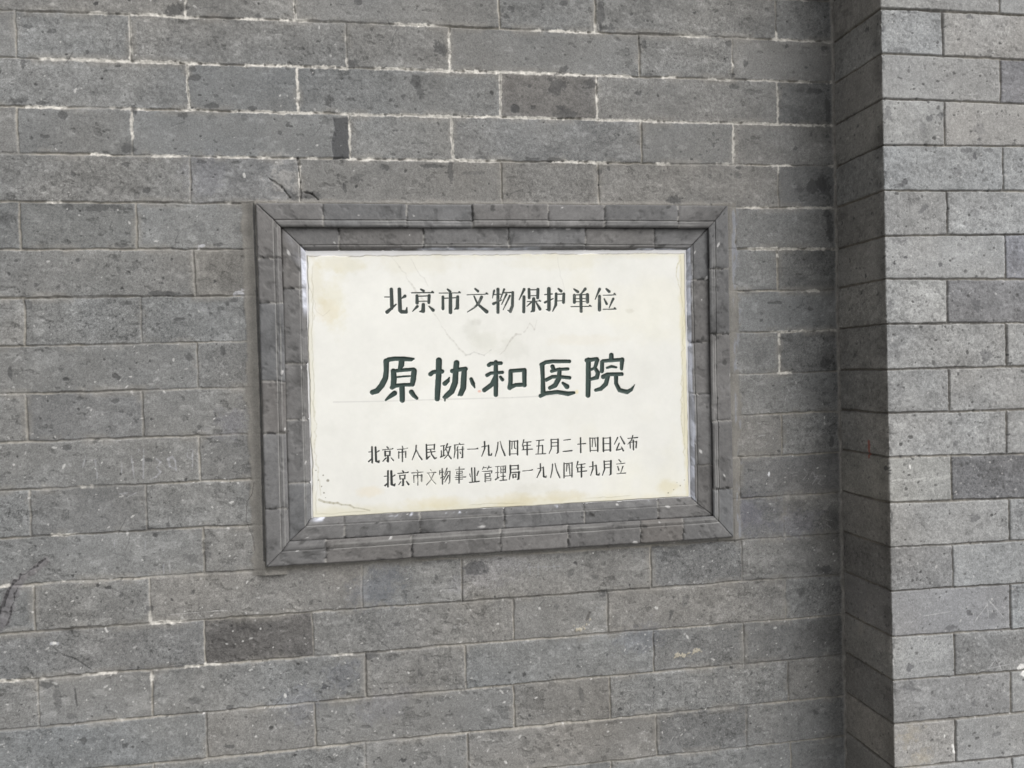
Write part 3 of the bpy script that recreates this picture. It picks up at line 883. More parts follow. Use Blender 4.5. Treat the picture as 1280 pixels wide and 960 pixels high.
def frame_side(side, rings, joints, name, seed, inner):
    ring = [(np.array([[*on(x, y, h)] for x, y in px]), h) for px, h in rings]
    A = np.array([r[0][side] for r in ring])
    B = np.array([r[0][(side + 1) % 4] for r in ring])
    H = np.array([r[1] for r in ring])
    # resample the profile finely
    seg = np.hypot(np.linalg.norm(np.diff(A, axis=0), axis=1) * 0.72, np.diff(H))
    cum = np.concatenate([[0], np.cumsum(seg)])
    ss = np.unique(np.concatenate([cum] + [np.linspace(a, b, max(2, int((b - a) / 0.0016) + 1)) for a, b in zip(cum[:-1], cum[1:])]))
    Ai = np.stack([np.interp(ss, cum, A[:, k]) for k in (0, 1)], -1)
    Bi = np.stack([np.interp(ss, cum, B[:, k]) for k in (0, 1)], -1)
    Hi = np.interp(ss, cum, H)
    Lg = np.linalg.norm(B[0] - A[0])
    n = int(Lg / 0.0016)
    t = np.linspace(0, 1, n)
    P = Ai[:, None, :] * (1 - t)[None, :, None] + Bi[:, None, :] * t[None, :, None]
    # run coordinate along the side (same on every ring, so that joints run straight across)
    dirv = (B[0] - A[0]) / Lg
    run = (P - A[0]) @ dirv
    js = []
    for q in joints:
        if side in (0, 2):
            y = np.interp(q, [320, 915], [270, 272]) if side == 0 else np.interp(q, [333, 917], [690, 655])
            p = on(q, y, 0.014)
        else:
            x = np.interp(q, [255, 672], [900, 908]) if side == 1 else np.interp(q, [255, 709], [330, 343])
            p = on(x, q, 0.014)
        js.append(float((np.array(p) - A[0]) @ dirv))
    js = np.sort(js)
    Tl, Sl = t * Lg, ss
    r = np.random.default_rng(seed)
    rs = lambda A: np.stack([np.interp(run[i], Tl, A[i]) for i in range(len(ss))])   # along the run, unsheared
    wv = rs(vnoise(Tl, Sl, 0.012, 0.004, seed + 1) - 0.5) * 0.002
    bi = np.searchsorted(js, run + wv)
    tone = r.normal(1.0, 0.07, len(js) + 1)
    hue = r.normal(0, 0.015, len(js) + 1)
    off = r.normal(0, 0.0005, len(js) + 1)
    d = np.min(np.abs((run + wv)[..., None] - js), axis=-1)
    jw = 0.0007 + 0.0009 * vnoise(Tl, Sl, 0.02, 0.01, seed + 2)
    joint = 1 - sstep(jw * 0.5, jw + 0.0009, d)
    f1 = rs(fbm(Tl, Sl, 0.05, seed + 3, 4)) - 0.5
    f2 = rs(fbm(Tl, Sl, 0.008, seed + 4, 3)) - 0.5
    base = np.array([0.150, 0.147, 0.146])
    wn = np.random.default_rng(seed + 9).random(f2.shape) - 0.5
    f0 = rs(fbm(Tl, Sl, 0.004, seed + 10, 2)) - 0.5
    sc = rs(fbm(Tl, Sl, 0.016, seed + 11, 4))
    c = base * np.clip(tone[bi] * (1 + 0.18 * f1 + 0.14 * f2 + 0.24 * f0 + 0.15 * wn) * (1 - 0.16 * sstep(0.62, 0.68, sc) + 0.10 * sstep(0.38, 0.30, sc)), 0.3, 2)[..., None]
    c[..., 0] *= 1 + hue[bi]
    c[..., 2] *= 1 - hue[bi]
    jm = vnoise(Tl, Sl, 0.03, 0.01, seed + 5)
    jc = np.where((jm > 0.52)[..., None], np.array([0.26, 0.25, 0.235]), np.array([0.055, 0.053, 0.052]))
    c = c * (1 - 0.85 * joint[..., None]) + jc * 0.85 * joint[..., None]
    # pale dust on arrises
    ar = np.zeros(len(ss))
    for k in ([3, 5, 6] if not inner else [2, 4]):
        ar = np.maximum(ar, np.exp(-((ss - cum[k]) / 0.0011) ** 2))
    rub = np.clip(ar[:, None] * (0.30 + 1.6 * (fbm(Tl, Sl, 0.05, seed + 6, 3) - 0.42)), 0, 0.75)
    c = c * (1 - rub[..., None]) + np.array([0.30, 0.295, 0.285]) * rub[..., None]
    # mortar crumbs and dark chips
    for q in range(int(28 * Lg / 0.6)):
        tu, su = r.uniform(0, Lg), r.uniform(0, ss[-1])
        rr = 0.0008 + r.gamma(1.2, 0.0008)
        m = 1 - sstep(0.6, 1.2, np.hypot((Tl[None, :] - tu) / (rr * 1.4), (Sl[:, None] - su) / rr) + 1.5 * f2)
        cc = np.array([0.055, 0.054, 0.053]) if r.random() < 0.72 else np.array([0.55, 0.54, 0.53])
        c = c * (1 - 0.8 * m[..., None]) + cc * 0.8 * m[..., None]
    for q in range(int(9 * Lg / 0.6)):
        tu, su = r.uniform(0, Lg), r.uniform(0, ss[-1])
        rr = r.uniform(0.006, 0.02)
        m = 1 - sstep(0.5, 1.2, np.hypot((Tl[None, :] - tu) / (rr * 1.5), (Sl[:, None] - su) / rr) + 2.0 * f1)
        k = r.choice([0.78, 0.82, 1.25, 1.18])
        c = c * (1 - m[..., None] + k * m[..., None])
    if inner:
        s0, s1 = cum[4], cum[7]
        x = np.clip((ss - s0) / (cum[6] - s0), 0, 2)[:, None]
        n1 = fbm(Tl, Sl, 0.05, seed + 7, 3)
        n2 = fbm(Tl, Sl, 0.012, seed + 8, 3)
        tt = t[None, :]
        if side == 1:
            cov = sstep(0.20, 0.34, x + 0.5 * (n1 - 0.5)) * sstep(0.30, 0.46, n1 + 0.35 * (n2 - 0.4) + 0.14)
        elif side == 0:
            z = np.maximum(np.exp(-((tt - 0.40) / 0.16) ** 2), np.exp(-((tt - 0.92) / 0.07) ** 2))
            cov = sstep(0.40, 0.58, x + 0.7 * (n1 - 0.5)) * sstep(0.50, 0.64, n1 * 0.5 + 0.50 * z + 0.1)
        elif side == 3:
            z = sstep(0.55, 0.85, tt)
            cov = sstep(0.10, 0.45, x + 0.6 * (n1 - 0.5)) * sstep(0.55, 0.70, n1 * 0.4 + 0.55 * z)
            cov = np.maximum(cov, 0.8 * sstep(1.0, 1.1, x) * sstep(0.42, 0.52, n2))
        else:
            z = np.maximum(np.exp(-((tt - 0.985) / 0.03) ** 2), 0.25)
            cov = sstep(0.52, 0.66, n2 * 0.55 + 0.5 * z) * sstep(0.2, 0.6, x)
        cov = np.clip(cov, 0, 1) * (0.62 + 0.38 * sstep(0.35, 0.6, n2))
        vio = VIOLET * (0.82 + 0.5 * (n2 - 0.5))[..., None]
        c = c * (1 - cov[..., None]) + vio * cov[..., None]
    ech = (1 - sstep(0.0, 0.006, d)) * sstep(0.50, 0.66, fbm(Tl, Sl, 0.012, seed + 12, 3))
    h = Hi[:, None] + off[bi] * 1.6 + 0.0010 * f1 + 0.0006 * f2 + 0.0005 * f0 - 0.0014 * joint - 0.0018 * ech - 0.0009 * sstep(0.60, 0.68, sc)
    # shape: rows = profile (outside in), columns = run; hand-laid lines waver a little
    if side in (0, 2):
        P[..., 1] += 0.0011 * (fbm(Tl, Sl, 0.06, seed + 13, 3) - 0.5) + 0.0004 * off[bi] / 0.0005
    else:
        P[..., 0] += 0.0011 * (fbm(Tl, Sl, 0.06, seed + 13, 3) - 0.5) + 0.0004 * off[bi] / 0.0005
    Q = np.stack([P[..., 0], -h, P[..., 1]], -1)
    # mitre joint: thin dark line
    ed = np.minimum(t, 1 - t)[None, :] * Lg
    mit = 1 - sstep(0.0003, 0.0022, ed + 0.001 * f2)
    c = c * (1 - 0.75 * mit[..., None]) + np.array([0.05, 0.048, 0.047]) * 0.75 * mit[..., None]
    Q[..., 1] += 0.0014 * mit
    return grid_mesh(name, Q, np.clip(c, 0.02, 0.8), M_FRAME, FR, flip=True)


for s in range(4):
    # traced clockwise: top, right, bottom, left
    jo, ji = SIDE_J[s]
    frame_side(s, RINGS, jo, 'outer_moulding', 500 + s * 20, False)
    frame_side(s, RINGS2, ji, 'inner_moulding', 700 + s * 20, True)

# ------------------------------------------------------------------ the marble plaque and its inscription
PH = 0.0012                                                     # its face stands this far off the wall face
PQ = [(379.6, 311.0), (859.8, 310.2), (866.2, 623.4), (387.6, 650.0)]   # slab corners, edges tucked behind the frame
corners = np.array([on(x, y, PH) for x, y in PQ])
NU, NV = 1080, 720
sa, sb = np.linspace(0, 1, NU), np.linspace(0, 1, NV)
# slab grid: rows from the bottom up
TL, TR, BR, BL = corners
G = ((BL[None, None] * (1 - sa)[None, :, None] + BR[None, None] * sa[None, :, None]) * (1 - sb)[:, None, None]
     + (TL[None, None] * (1 - sa)[None, :, None] + TR[None, None] * sa[None, :, None]) * sb[:, None, None])
GX, GZ = G[..., 0], G[..., 1]
Wd, Ht = np.linalg.norm(TR - TL), np.linalg.norm(TL - BL)
AU, AV = sa * Wd, sb * Ht


def gnear(x, z, R):
    """index window of the slab grid round a point"""
    i = (x - BL[0]) / (BR[0] - BL[0]) * NU
    j = (z - BL[1]) / (TL[1] - BL[1]) * NV
    ri, rj = R / Wd * NU + 14, R / Ht * NV + 14 + 26
    return slice(max(0, int(j - rj)), min(NV, int(j + rj))), slice(max(0, int(i - ri)), min(NU, int(i + ri)))


def seg_sd(X, Z, a, b, ra, rb):
    d = b - a
    t = np.clip(((X - a[0]) * d[0] + (Z - a[1]) * d[1]) / (d @ d + 1e-12), 0, 1)
    return (ra + (rb - ra) * t) - np.hypot(X - a[0] - t * d[0], Z - a[1] - t * d[1])


mn1, mn2, mn3 = fbm(AU, AV, 0.16, 901, 4), fbm(AU, AV, 0.03, 902, 4), fbm(AU, AV, 0.006, 903, 3)
cream = np.array([0.752, 0.745, 0.702])
mc = cream * (1 + 0.13 * (mn1 - 0.5) + 0.06 * (mn2 - 0.5) + 0.03 * (mn3 - 0.5))[..., None]
yl = sstep(0.52, 0.75, fbm(AU, AV, 0.11, 904, 4))[..., None]
mc = mc * (1 - 0.5 * yl) + mc * np.array([0.985, 0.97, 0.90]) * 0.5 * yl
gr = sstep(0.55, 0.75, fbm(AU, AV, 0.07, 905, 5))[..., None]
mc = mc * (1 - gr * 0.6) + mc * np.array([0.945, 0.945, 0.935]) * gr * 0.6
mh = np.zeros((NV, NU), np.float32)
# distances to the slab edges
dT, dB, dL, dR = (1 - sb)[:, None] * Ht + 0 * sa, sb[:, None] * Ht + 0 * sa, sa[None, :] * Wd + 0 * sb[:, None], (1 - sa)[None, :] * Wd + 0 * sb[:, None]
wave = 0.010 * (fbm(AU, AV, 0.07, 906, 4) - 0.5) + 0.004 * (fbm(AU, AV, 0.012, 907, 3) - 0.5)
# yellowed rim
rim = np.maximum.reduce([1 - sstep(0.012, 0.019, dR + wave * 1.4), 0.75 * (1 - sstep(0.004, 0.022, dB + wave * 2.2)), 0.65 * (1 - sstep(0.006, 0.018, dT + wave)), 0.45 * (1 - sstep(0.004, 0.014, dL + wave))])
mc = mc * (1 - 0.75 * rim[..., None]) + mc * np.array([0.90, 0.85, 0.66]) * 0.75 * rim[..., None]
# flaked strip: the cream coat ends in a ragged line, white stone beyond it
coat = np.minimum.reduce([dT - 0.0105 - wave * 0.75, dR - 0.0072 - wave * 0.25, dL - 0.0050 - wave * 0.55, dB - 0.0040 - wave * 0.25])
bare = 1 - sstep(-0.0004, 0.0004, coat)
white = np.array([0.66, 0.655, 0.655]) * (1 + 0.12 * (mn2 - 0.5))[..., None]
mc = mc * (1 - bare[..., None]) + white * bare[..., None]
lip_shade = np.exp(-((coat + 0.0002) / 0.0008) ** 2) * sstep(0.26, 0.46, fbm(AU, AV, 0.05, 908, 3))
mc = mc * (1 - 0.8 * lip_shade[..., None]) + np.array([0.17, 0.15, 0.115]) * 0.8 * lip_shade[..., None]  # shadow line along the torn coat edge, painted into the colour
mh += 0.0008 * (1 - bare)
line2 = np.exp(-((coat - 0.006 - wave * 0.4) / 0.0007) ** 2) * sstep(0.45, 0.6, fbm(AU, AV, 0.06, 909, 3)) * ((dR < 0.03) | (dB < 0.03) | (dL < 0.02))
mc = mc * (1 - 0.5 * line2[..., None]) + np.array([0.42, 0.39, 0.28]) * 0.5 * line2[..., None]


def pstroke(pl, w, col, k, soft=0.6, rag=0.5):
    pts = np.array([on(x, y, PH) for x, y in (pl if k == 0.42 else jagged(pl))])
    for a, b in zip(pts[:-1], pts[1:]):
        m = (a + b) / 2
        sl = gnear(m[0], m[1], np.linalg.norm(b - a) / 2 + 4 * w)
        sd = seg_sd(GX[sl], GZ[sl], a, b, w, w) + rag * w * 2.2 * (mn2[sl] - 0.5) + rag * w * 1.5 * (mn3[sl] - 0.5)
        q = sstep(-w * soft, w * soft, sd)[..., None] * k
        mc[sl] = mc[sl] * (1 - q) + np.asarray(col) * q


def pblob(px, py, a, b, f, k=1.0, soft=0.5):
    x, z = on(px, py, PH)
    sl = gnear(x, z, max(a, b) * 0.0013 * 2)
    r = np.hypot((GX[sl] - x) / (a * 0.0013), (GZ[sl] - z) / (b * 0.0013)) + 1.4 * (mn2[sl] - 0.5) + 0.6 * (mn3[sl] - 0.5)
    m = ((1 - sstep(1 - soft, 1 + soft, r)) * k)[..., None]
    mc[sl] = mc[sl] * (1 - m + m * np.asarray(f))


# veins, seam, stains
z5 = lambda x, y: (310 + x / 4, 240 + y / 4)
pstroke([z5(*p) for p in ((715, 325), (770, 395), (830, 480), (905, 580), (960, 650), (1010, 730), (1090, 815))], 0.0010, (0.50, 0.485, 0.44), 0.36, 0.9, 1.4)
pstroke([z5(*p) for p in ((1090, 815), (1130, 800), (1180, 815), (1215, 790))], 0.0011, (0.42, 0.41, 0.38), 0.45, 0.9, 1.6)
pstroke([z5(*p) for p in ((815, 335), (850, 400), (900, 470))], 0.0007, (0.55, 0.54, 0.50), 0.35)
pstroke([(697, 322), (700, 345), (706, 365)], 0.0007, (0.55, 0.54, 0.50), 0.3)
pstroke([(625, 443), (634, 432), (641, 422), (651, 418)], 0.0012, (0.50, 0.48, 0.44), 0.5, 0.9, 1.8)
pstroke([(655, 415), (662, 404), (668, 412), (671, 400)], 0.0011, (0.52, 0.50, 0.46), 0.5, 0.9, 1.8)
pstroke([(417, 502.5), (480, 501.5), (560, 499), (640, 497), (700, 494)], 0.0009, (0.50, 0.49, 0.47), 0.42)
pstroke([z5(*p) for p in ((330, 540), (345, 600), (375, 620), (410, 590))], 0.0006, (0.50, 0.47, 0.40), 0.3)
pstroke([z5(*p) for p in ((310, 480), (325, 560), (330, 640))], 0.0007, (0.50, 0.48, 0.38), 0.35)
pstroke([(399, 624.5), (412, 628), (432, 631), (448, 635), (462, 638)], 0.0013, (0.36, 0.33, 0.24), 0.6)
pstroke([(850, 320), (845, 345), (852, 372), (855, 400), (853, 450), (851, 520), (856, 570)], 0.0009, (0.52, 0.48, 0.33), 0.45)
pstroke([(390, 500), (396, 530), (393, 560), (398, 590), (401, 618)], 0.0009, (0.55, 0.52, 0.42), 0.4, 0.8, 1.4)
for a in ((420, 378, 14, 30, (.965, .945, .86), .9), (412, 390, 16, 12, (.97, .93, .86), .8), (590, 412, 9, 12, (.86, .86, .84), .55), (612, 425, 22, 12, (.90, .90, .86), .5),
          (640, 432, 16, 12, (.88, .88, .86), .5), (595, 402, 6, 5, (.82, .82, .80), .6), (465, 615, 12, 5, (1.0, .945, .86), .8), (520, 330, 40, 10, (.96, .94, .88), .6), (700, 328, 50, 8, (.95, .93, .86), .6),
          (640, 626, 30, 8, (.95, .91, .80), .8), (700, 620, 28, 6, (.93, .89, .78), .8), (840, 610, 18, 9, (.93, .89, .76), .9), (540, 628, 30, 7, (.97, .93, .82), .8), (672, 611, 24, 8, (.93, .925, .90), .7),
          (420, 330, 30, 9, (.94, .91, .80), .7), (396, 350, 9, 25, (.93, .90, .80), .7), (787, 389, 5, 3, (.86, .85, .82), .7), (735, 425, 40, 6, (.98, .95, .90), .6)):
    pblob(*a)
for px, py, r in ((410, 600.5, 1.7), (404, 594, .9), (402, 608, .9), (405, 616, 1.1), (398, 600, .8), (407, 622, .9), (842, 612, 1.3), (850, 607, 1.2), (846, 603, .8), (855, 600, 1.0), (835, 616, 1), (395, 588, .8)):
    pblob(px, py, r, r, (.35, .33, .28), 0.9, 0.3)
pblob(599, 489, 2, 1.5, (.95, .45, .35), 0.7)
pblob(721, 490, 3, 3, (1.0, .90, .62), 0.8)

# --- inscription, each character as brush strokes (x, y, half-width) read off enlarged views of the photograph
A8 = (475, 350, 8.0)
B8 = (625, 350, 8.0)
C8 = (455, 440, 8.5333)
D6 = (595, 435, 6.0952)
E10 = (455, 540, 10.6667)
F10 = (565, 540, 10.6667)
G10 = (680, 540, 10.6667)
CHARS = [
 (A8, .92, [[(112,95,14),(118,260,15),(118,285,12)],[(70,322,15),(160,245,6)],[(45,172,4),(100,172,4)],[(192,95,15),(200,305,16),(212,318,16),(260,322,14),(268,278,5)],[(248,163,13),(215,185,5)]]),
 (A8, .86, [[(408,96,8),(435,112,11)],[(315,130,5),(520,128,5)],[(522,122,10),(532,126,7)],[(368,158,12),(370,230,14)],[(368,165,5),(490,160,5)],[(490,158,13),(487,228,12)],[(370,215,4),(487,213,4)],[(432,248,14),(430,312,16),(396,318,5)],[(372,265,12),(325,315,4)],[(488,263,5),(530,303,14)]]),
 (A8, .84, [[(675,95,8),(700,118,11)],[(590,133,4),(785,131,4)],[(792,124,9),(803,130,5)],[(628,170,11),(628,290,12)],[(628,185,5),(775,178,5)],[(775,170,13),(772,280,15),(745,294,5)],[(703,145,14),(703,325,15)]]),
 (A8, .82, [[(950,90,8),(978,114,11)],[(868,150,4),(1055,144,4)],[(1063,136,9),(1077,142,5)],[(1015,172,13),(985,235,11),(940,280,7),(872,322,3)],[(938,162,6),(972,238,9),(1030,290,13),(1065,318,16)]]),
 (A8, .80, [[(1140,108,9),(1123,182,4)],[(1128,148,4),(1215,144,5)],[(1178,95,13),(1178,325,13)],[(1132,240,12),(1215,200,4)],[(1240,95,9),(1202,195,4)],[(1232,130,5),(1325,126,6)],[(1326,126,11),(1322,260,13),(1302,315,14),(1275,305,4)],[(1262,145,9),(1215,245,4)],[(1297,160,9),(1230,300,4)]]),
 (B8, .92, [[(240,95,12),(190,200,4)],[(238,170,13),(236,320,13)],[(288,95,12),(290,180,12)],[(288,100,5),(378,100,5)],[(378,95,13),(375,180,13)],[(290,160,4),(375,158,4)],[(270,218,4),(390,212,4)],[(393,208,8),(405,214,5)],[(335,190,14),(332,305,15),(308,320,5)],[(310,225,8),(268,265,4)],[(358,222,6),(398,292,13)]]),
 (B8, .86, [[(445,148,5),(520,141,6)],[(487,90,16),(488,298,15),(462,298,5)],[(448,226,10),(530,188,5)],[(582,90,8),(608,112,13)],[(560,145,5),(640,141,6)],[(560,140,12),(556,250,12),(525,315,4)],[(637,140,12),(633,225,13)],[(560,212,4),(633,208,4)]]),
 (B8, .80, [[(738,92,7),(775,120,13)],[(850,92,13),(803,148,4)],[(742,155,13),(742,225,13)],[(872,150,15),(872,220,15)],[(742,152,5),(872,148,5)],[(742,190,4),(872,187,4)],[(742,220,4),(872,217,4)],[(708,268,4),(890,266,4)],[(896,258,8),(910,265,5)],[(806,150,13),(810,315,13)]]),
 (B8, .78, [[(995,92,12),(950,195,4)],[(993,165,13),(993,300,15)],[(1062,92,9),(1090,118,13)],[(1030,155,4),(1140,151,5)],[(1142,140,9),(1155,150,5)],[(1040,190,6),(1065,240,11)],[(1130,190,11),(1090,280,4)],[(1030,295,4),(1142,293,5)],[(1145,284,9),(1158,293,5)]]),
 (C8, 1, [[(232,105,24),(262,82,22),(330,72,21),(420,74,23),(500,80,20),(528,74,10)],[(236,100,27),(237,200,25),(228,280,27),(190,355,28),(140,415,27),(88,432,24)],[(400,90,28),(396,140,28),(380,180,20)],[(312,205,26),(318,290,28),(312,365,27)],[(305,205,18),(420,194,18),(528,186,18)],[(534,200,26),(525,290,27),(515,345,24)],[(298,380,22),(330,362,20),(420,352,18),(520,350,18)],[(345,270,9),(420,262,10),(490,258,9)],[(404,370,27),(408,515,25)],[(325,440,25),(280,472,21),(230,515,9)],[(505,428,24),(530,465,22),(562,495,16)]]),
 (C8, 1, [[(708,238,22),(735,216,20),(830,208,22)],[(798,92,30),(795,250,28),(785,400,28),(780,500,26)],[(940,205,22),(985,192,20),(1082,182,22)],[(986,118,28),(976,220,28),(970,330,29),(935,420,29),(875,472,25),(850,484,14)],[(1068,190,26),(1062,300,29),(1058,385,29),(1032,445,26),(1006,462,10)],[(908,275,8),(893,308,20),(860,338,23)],[(1142,290,18),(1162,340,21),(1180,382,8)],[(862,495,9),(862,522,8)]]),
 (D6, 1, [[(96,132,14),(112,120,14),(190,116,13)],[(150,108,15),(150,250,17),(150,358,16)],[(84,208,14),(110,193,12),(200,187,12)],[(148,215,14),(122,278,17),(62,322,16)],[(185,222,11),(200,242,13)],[(263,180,16),(262,260,16),(256,303,17)],[(262,176,14),(370,168,14)],[(368,172,17),(368,285,15)],[(258,302,15),(300,283,14),(370,280,15)]]),
 (D6, 1, [[(496,128,14),(530,110,14),(580,103,14),(710,103,13)],[(503,128,17),(508,230,15),(510,340,18)],[(490,366,14),(530,346,15),(620,336,15),(700,350,17),(745,342,11)],[(582,142,16),(592,168,15)],[(575,178,12),(620,165,12),(700,160,11)],[(535,243,14),(580,220,13),(640,220,13),(712,228,13)],[(636,165,15),(632,230,18),(602,285,18),(562,305,14)],[(660,268,10),(692,295,18)]]),
 (D6, 1, [[(855,92,18),(855,230,19),(852,362,18)],[(842,95,16),(920,84,14)],[(922,92,16),(912,130,14),(905,152,13),(928,190,16),(920,225,16),(872,240,11)],[(905,152,12),(872,168,9)],[(1030,56,17),(1030,88,19)],[(960,108,15),(958,178,15)],[(965,100,13),(1100,90,14)],[(1112,90,17),(1108,160,12)],[(996,152,8),(1030,142,11),(1066,148,9)],[(968,220,17),(1000,202,14),(1110,200,14)],[(1005,215,15),(988,275,17),(950,312,15),(910,322,12)],[(1066,215,16),(1066,270,15),(1092,322,16),(1150,336,16),(1182,318,12),(1208,280,3)]]),
 (E10, .9, [[(105,200,8),(108,410,8)],[(60,268,4),(100,265,4)],[(62,395,7),(108,355,6)],[(152,205,9),(160,390,10),(195,405,8),(200,380,5)],[(200,250,6),(165,275,4)]]),
 (E10, .88, [[(305,200,6),(320,215,7)],[(245,240,3),(375,228,3),(382,222,6)],[(280,260,8),(282,320,8)],[(280,262,3),(345,258,3)],[(345,255,7),(342,315,7)],[(282,315,3),(342,312,3)],[(318,330,9),(318,395,9),(300,385,4)],[(290,350,7),(250,392,4)],[(360,345,4),(390,380,6)]]),
 (E10, .6, [[(508,190,4),(515,215,5)],[(445,235,3),(565,225,3),(575,218,6)],[(462,265,6),(462,350,5)],[(462,275,3),(555,265,3)],[(555,260,6),(553,340,6)],[(510,245,7),(510,395,6)]]),
 (E10, .75, [[(695,180,6),(690,250,6),(640,375,4)],[(695,240,4),(735,320,6),(770,368,7)]]),
 (E10, .9, [[(830,170,7),(835,360,8)],[(830,178,3),(940,172,4)],[(938,168,7),(935,235,6)],[(835,235,3),(935,228,3)],[(835,360,8),(880,320,4)],[(835,275,4),(945,262,5)],[(885,235,5),(900,300,6),(940,355,8),(965,345,5)]]),
 (E10, .85, [[(1020,190,3),(1075,180,4)],[(1060,185,6),(1060,320,6)],[(1030,250,5),(1030,330,6)],[(1060,245,3),(1090,240,4)],[(1020,335,7),(1080,310,4)],[(1110,160,7),(1085,230,4)],[(1100,210,3),(1155,195,5)],[(1145,205,6),(1120,300,6),(1070,355,4)],[(1095,230,4),(1125,310,5),(1160,355,7)]]),
 (F10, .75, [[(95,150,5),(110,170,5)],[(30,175,3),(155,165,4)],[(35,175,6),(38,260,6),(25,345,4)],[(75,200,6),(60,250,3)],[(75,235,6),(75,355,6)],[(95,240,3),(155,228,4)],[(140,200,7),(138,340,7),(120,345,4)],[(105,265,4),(112,290,5)]]),
 (F10, .75, [[(205,232,4),(320,228,4),(338,222,8)]]),
 (F10, .85, [[(432,130,7),(435,220,7),(395,325,4)],[(395,200,3),(485,185,4)],[(485,180,7),(490,310,8),(525,310,6),(528,285,4)]]),
 (F10, .75, [[(612,140,6),(600,240,6),(575,325,3)],[(640,125,4),(665,220,6),(705,315,7)]]),
 (F10, .85, [[(768,120,7),(768,310,7)],[(768,128,4),(870,122,4)],[(872,118,7),(872,305,7)],[(768,295,4),(872,292,4)],[(800,130,5),(795,230,4)],[(830,130,5),(832,215,5),(850,225,4)]]),
 (F10, .85, [[(955,105,6),(935,190,4)],[(955,140,3),(1050,132,5)],[(948,190,6),(950,235,6)],[(950,185,3),(1045,178,4)],[(932,240,4),(1070,230,5)],[(1000,140,7),(1000,305,7)]]),
 (F10, .8, [[(1120,118,3),(1220,108,5)],[(1160,120,6),(1145,290,5)],[(1125,190,3),(1205,182,4)],[(1205,180,6),(1205,290,6)],[(1115,297,4),(1245,290,5)]]),
 (G10, .85, [[(92,100,6),(95,220,6),(65,290,3)],[(92,102,4),(185,98,4)],[(185,98,8),(185,270,8),(170,288,4)],[(95,145,3),(185,140,3)],[(95,192,3),(185,187,3)]]),
 (G10, .85, [[(260,112,3),(350,100,5)],[(255,262,5),(370,250,7)]]),
 (G10, .8, [[(445,165,4),(550,155,6)],[(485,80,7),(488,275,7)]]),
 (G10, .85, [[(610,80,6),(615,262,6)],[(610,85,4),(715,80,4)],[(715,78,8),(715,258,7)],[(615,250,4),(715,245,4)],[(648,90,5),(640,200,4)],[(675,88,5),(685,195,5)]]),
 (G10, .88, [[(788,82,8),(790,260,8)],[(788,85,3),(880,80,3)],[(880,75,8),(882,252,9)],[(790,160,3),(880,155,3)],[(790,245,5),(882,240,5)]]),
 (G10, .9, [[(980,75,6),(935,165,4)],[(1015,60,5),(1070,158,8)],[(1000,150,6),(965,240,6)],[(965,245,6),(1045,225,5)],[(1030,200,4),(1055,250,8)]]),
 (G10, .88, [[(1115,88,3),(1245,75,6)],[(1180,50,6),(1165,110,6),(1115,165,4)],[(1145,150,6),(1148,215,5)],[(1145,140,3),(1230,130,3)],[(1230,128,7),(1225,210,7)],[(1188,110,7),(1190,238,7)]]),
 (E10, .95, [[(318,520,8),(318,730,8)],[(268,592,3),(315,588,4)],[(280,715,8),(318,680,6)],[(362,525,10),(368,700,11),(405,715,8),(412,690,5)],[(410,575,6),(375,600,4)]]),
 (E10, .92, [[(512,520,6),(525,535,7)],[(450,555,5),(575,542,5),(585,537,7)],[(475,580,6),(480,630,6)],[(475,582,3),(545,576,3)],[(545,575,6),(542,625,6)],[(480,628,3),(542,624,3)],[(520,640,9),(520,710,9),(505,715,4)],[(490,665,5),(462,705,3)],[(565,660,5),(592,700,9)]]),
 (E10, .55, [[(705,510,4),(715,525,4)],[(635,548,3),(785,535,3)],[(663,580,5),(663,675,5)],[(663,585,3),(768,578,3)],[(768,575,8),(765,660,7)],[(713,555,6),(715,710,5)]]),
 (E10, .5, [[(885,505,4),(895,520,4)],[(840,550,3),(955,540,5)],[(925,560,5),(890,640,4),(830,710,3)],[(860,560,3),(895,630,4),(955,695,4)]]),
 (E10, .68, [[(1010,515,5),(1005,570,3)],[(1040,490,6),(1045,695,6)],[(1020,615,5),(1065,595,3)],[(1010,545,3),(1060,535,3)],[(1105,485,6),(1075,565,4)],[(1085,535,3),(1145,525,3)],[(1145,525,5),(1140,670,6),(1125,690,4)],[(1110,545,6),(1060,635,4)],[(1125,580,6),(1075,670,4)]]),
 (F10, .65, [[(45,505,4),(160,495,5)],[(95,470,6),(92,680,7)],[(60,530,4),(135,522,4)],[(60,530,4),(62,560,4)],[(135,522,4),(135,552,4)],[(62,558,3),(135,550,3)],[(50,585,3),(140,575,3)],[(40,610,3),(180,600,5)],[(50,635,3),(140,628,3)]]),
 (F10, .68, [[(260,480,6),(270,665,5)],[(300,480,6),(305,665,7)],[(350,525,6),(330,580,5)],[(235,560,4),(245,600,4)],[(230,675,5),(360,660,6)]]),
 (F10, .62, [[(420,465,4),(405,500,3)],[(420,480,3),(455,475,3)],[(490,460,6),(470,500,4)],[(480,480,3),(520,472,3)],[(405,530,4),(530,520,5),(525,545,5)],[(440,560,7),(440,665,7)],[(440,560,4),(505,552,4)],[(505,552,5),(505,595,5)],[(440,600,4),(505,593,4)],[(440,625,4),(515,618,4)],[(515,618,5),(515,650,5)],[(440,655,4),(515,648,4)]]),
 (F10, .68, [[(575,465,3),(630,460,4)],[(605,465,5),(605,620,5)],[(580,545,3),(625,540,3)],[(580,635,8),(625,605,4)],[(648,465,5),(650,550,5)],[(648,460,3),(710,455,3)],[(710,455,6),(708,540,6)],[(650,505,3),(710,500,3)],[(650,545,3),(710,538,3)],[(680,460,5),(680,645,6)],[(650,595,3),(710,590,3)],[(635,650,4),(725,640,6)]]),
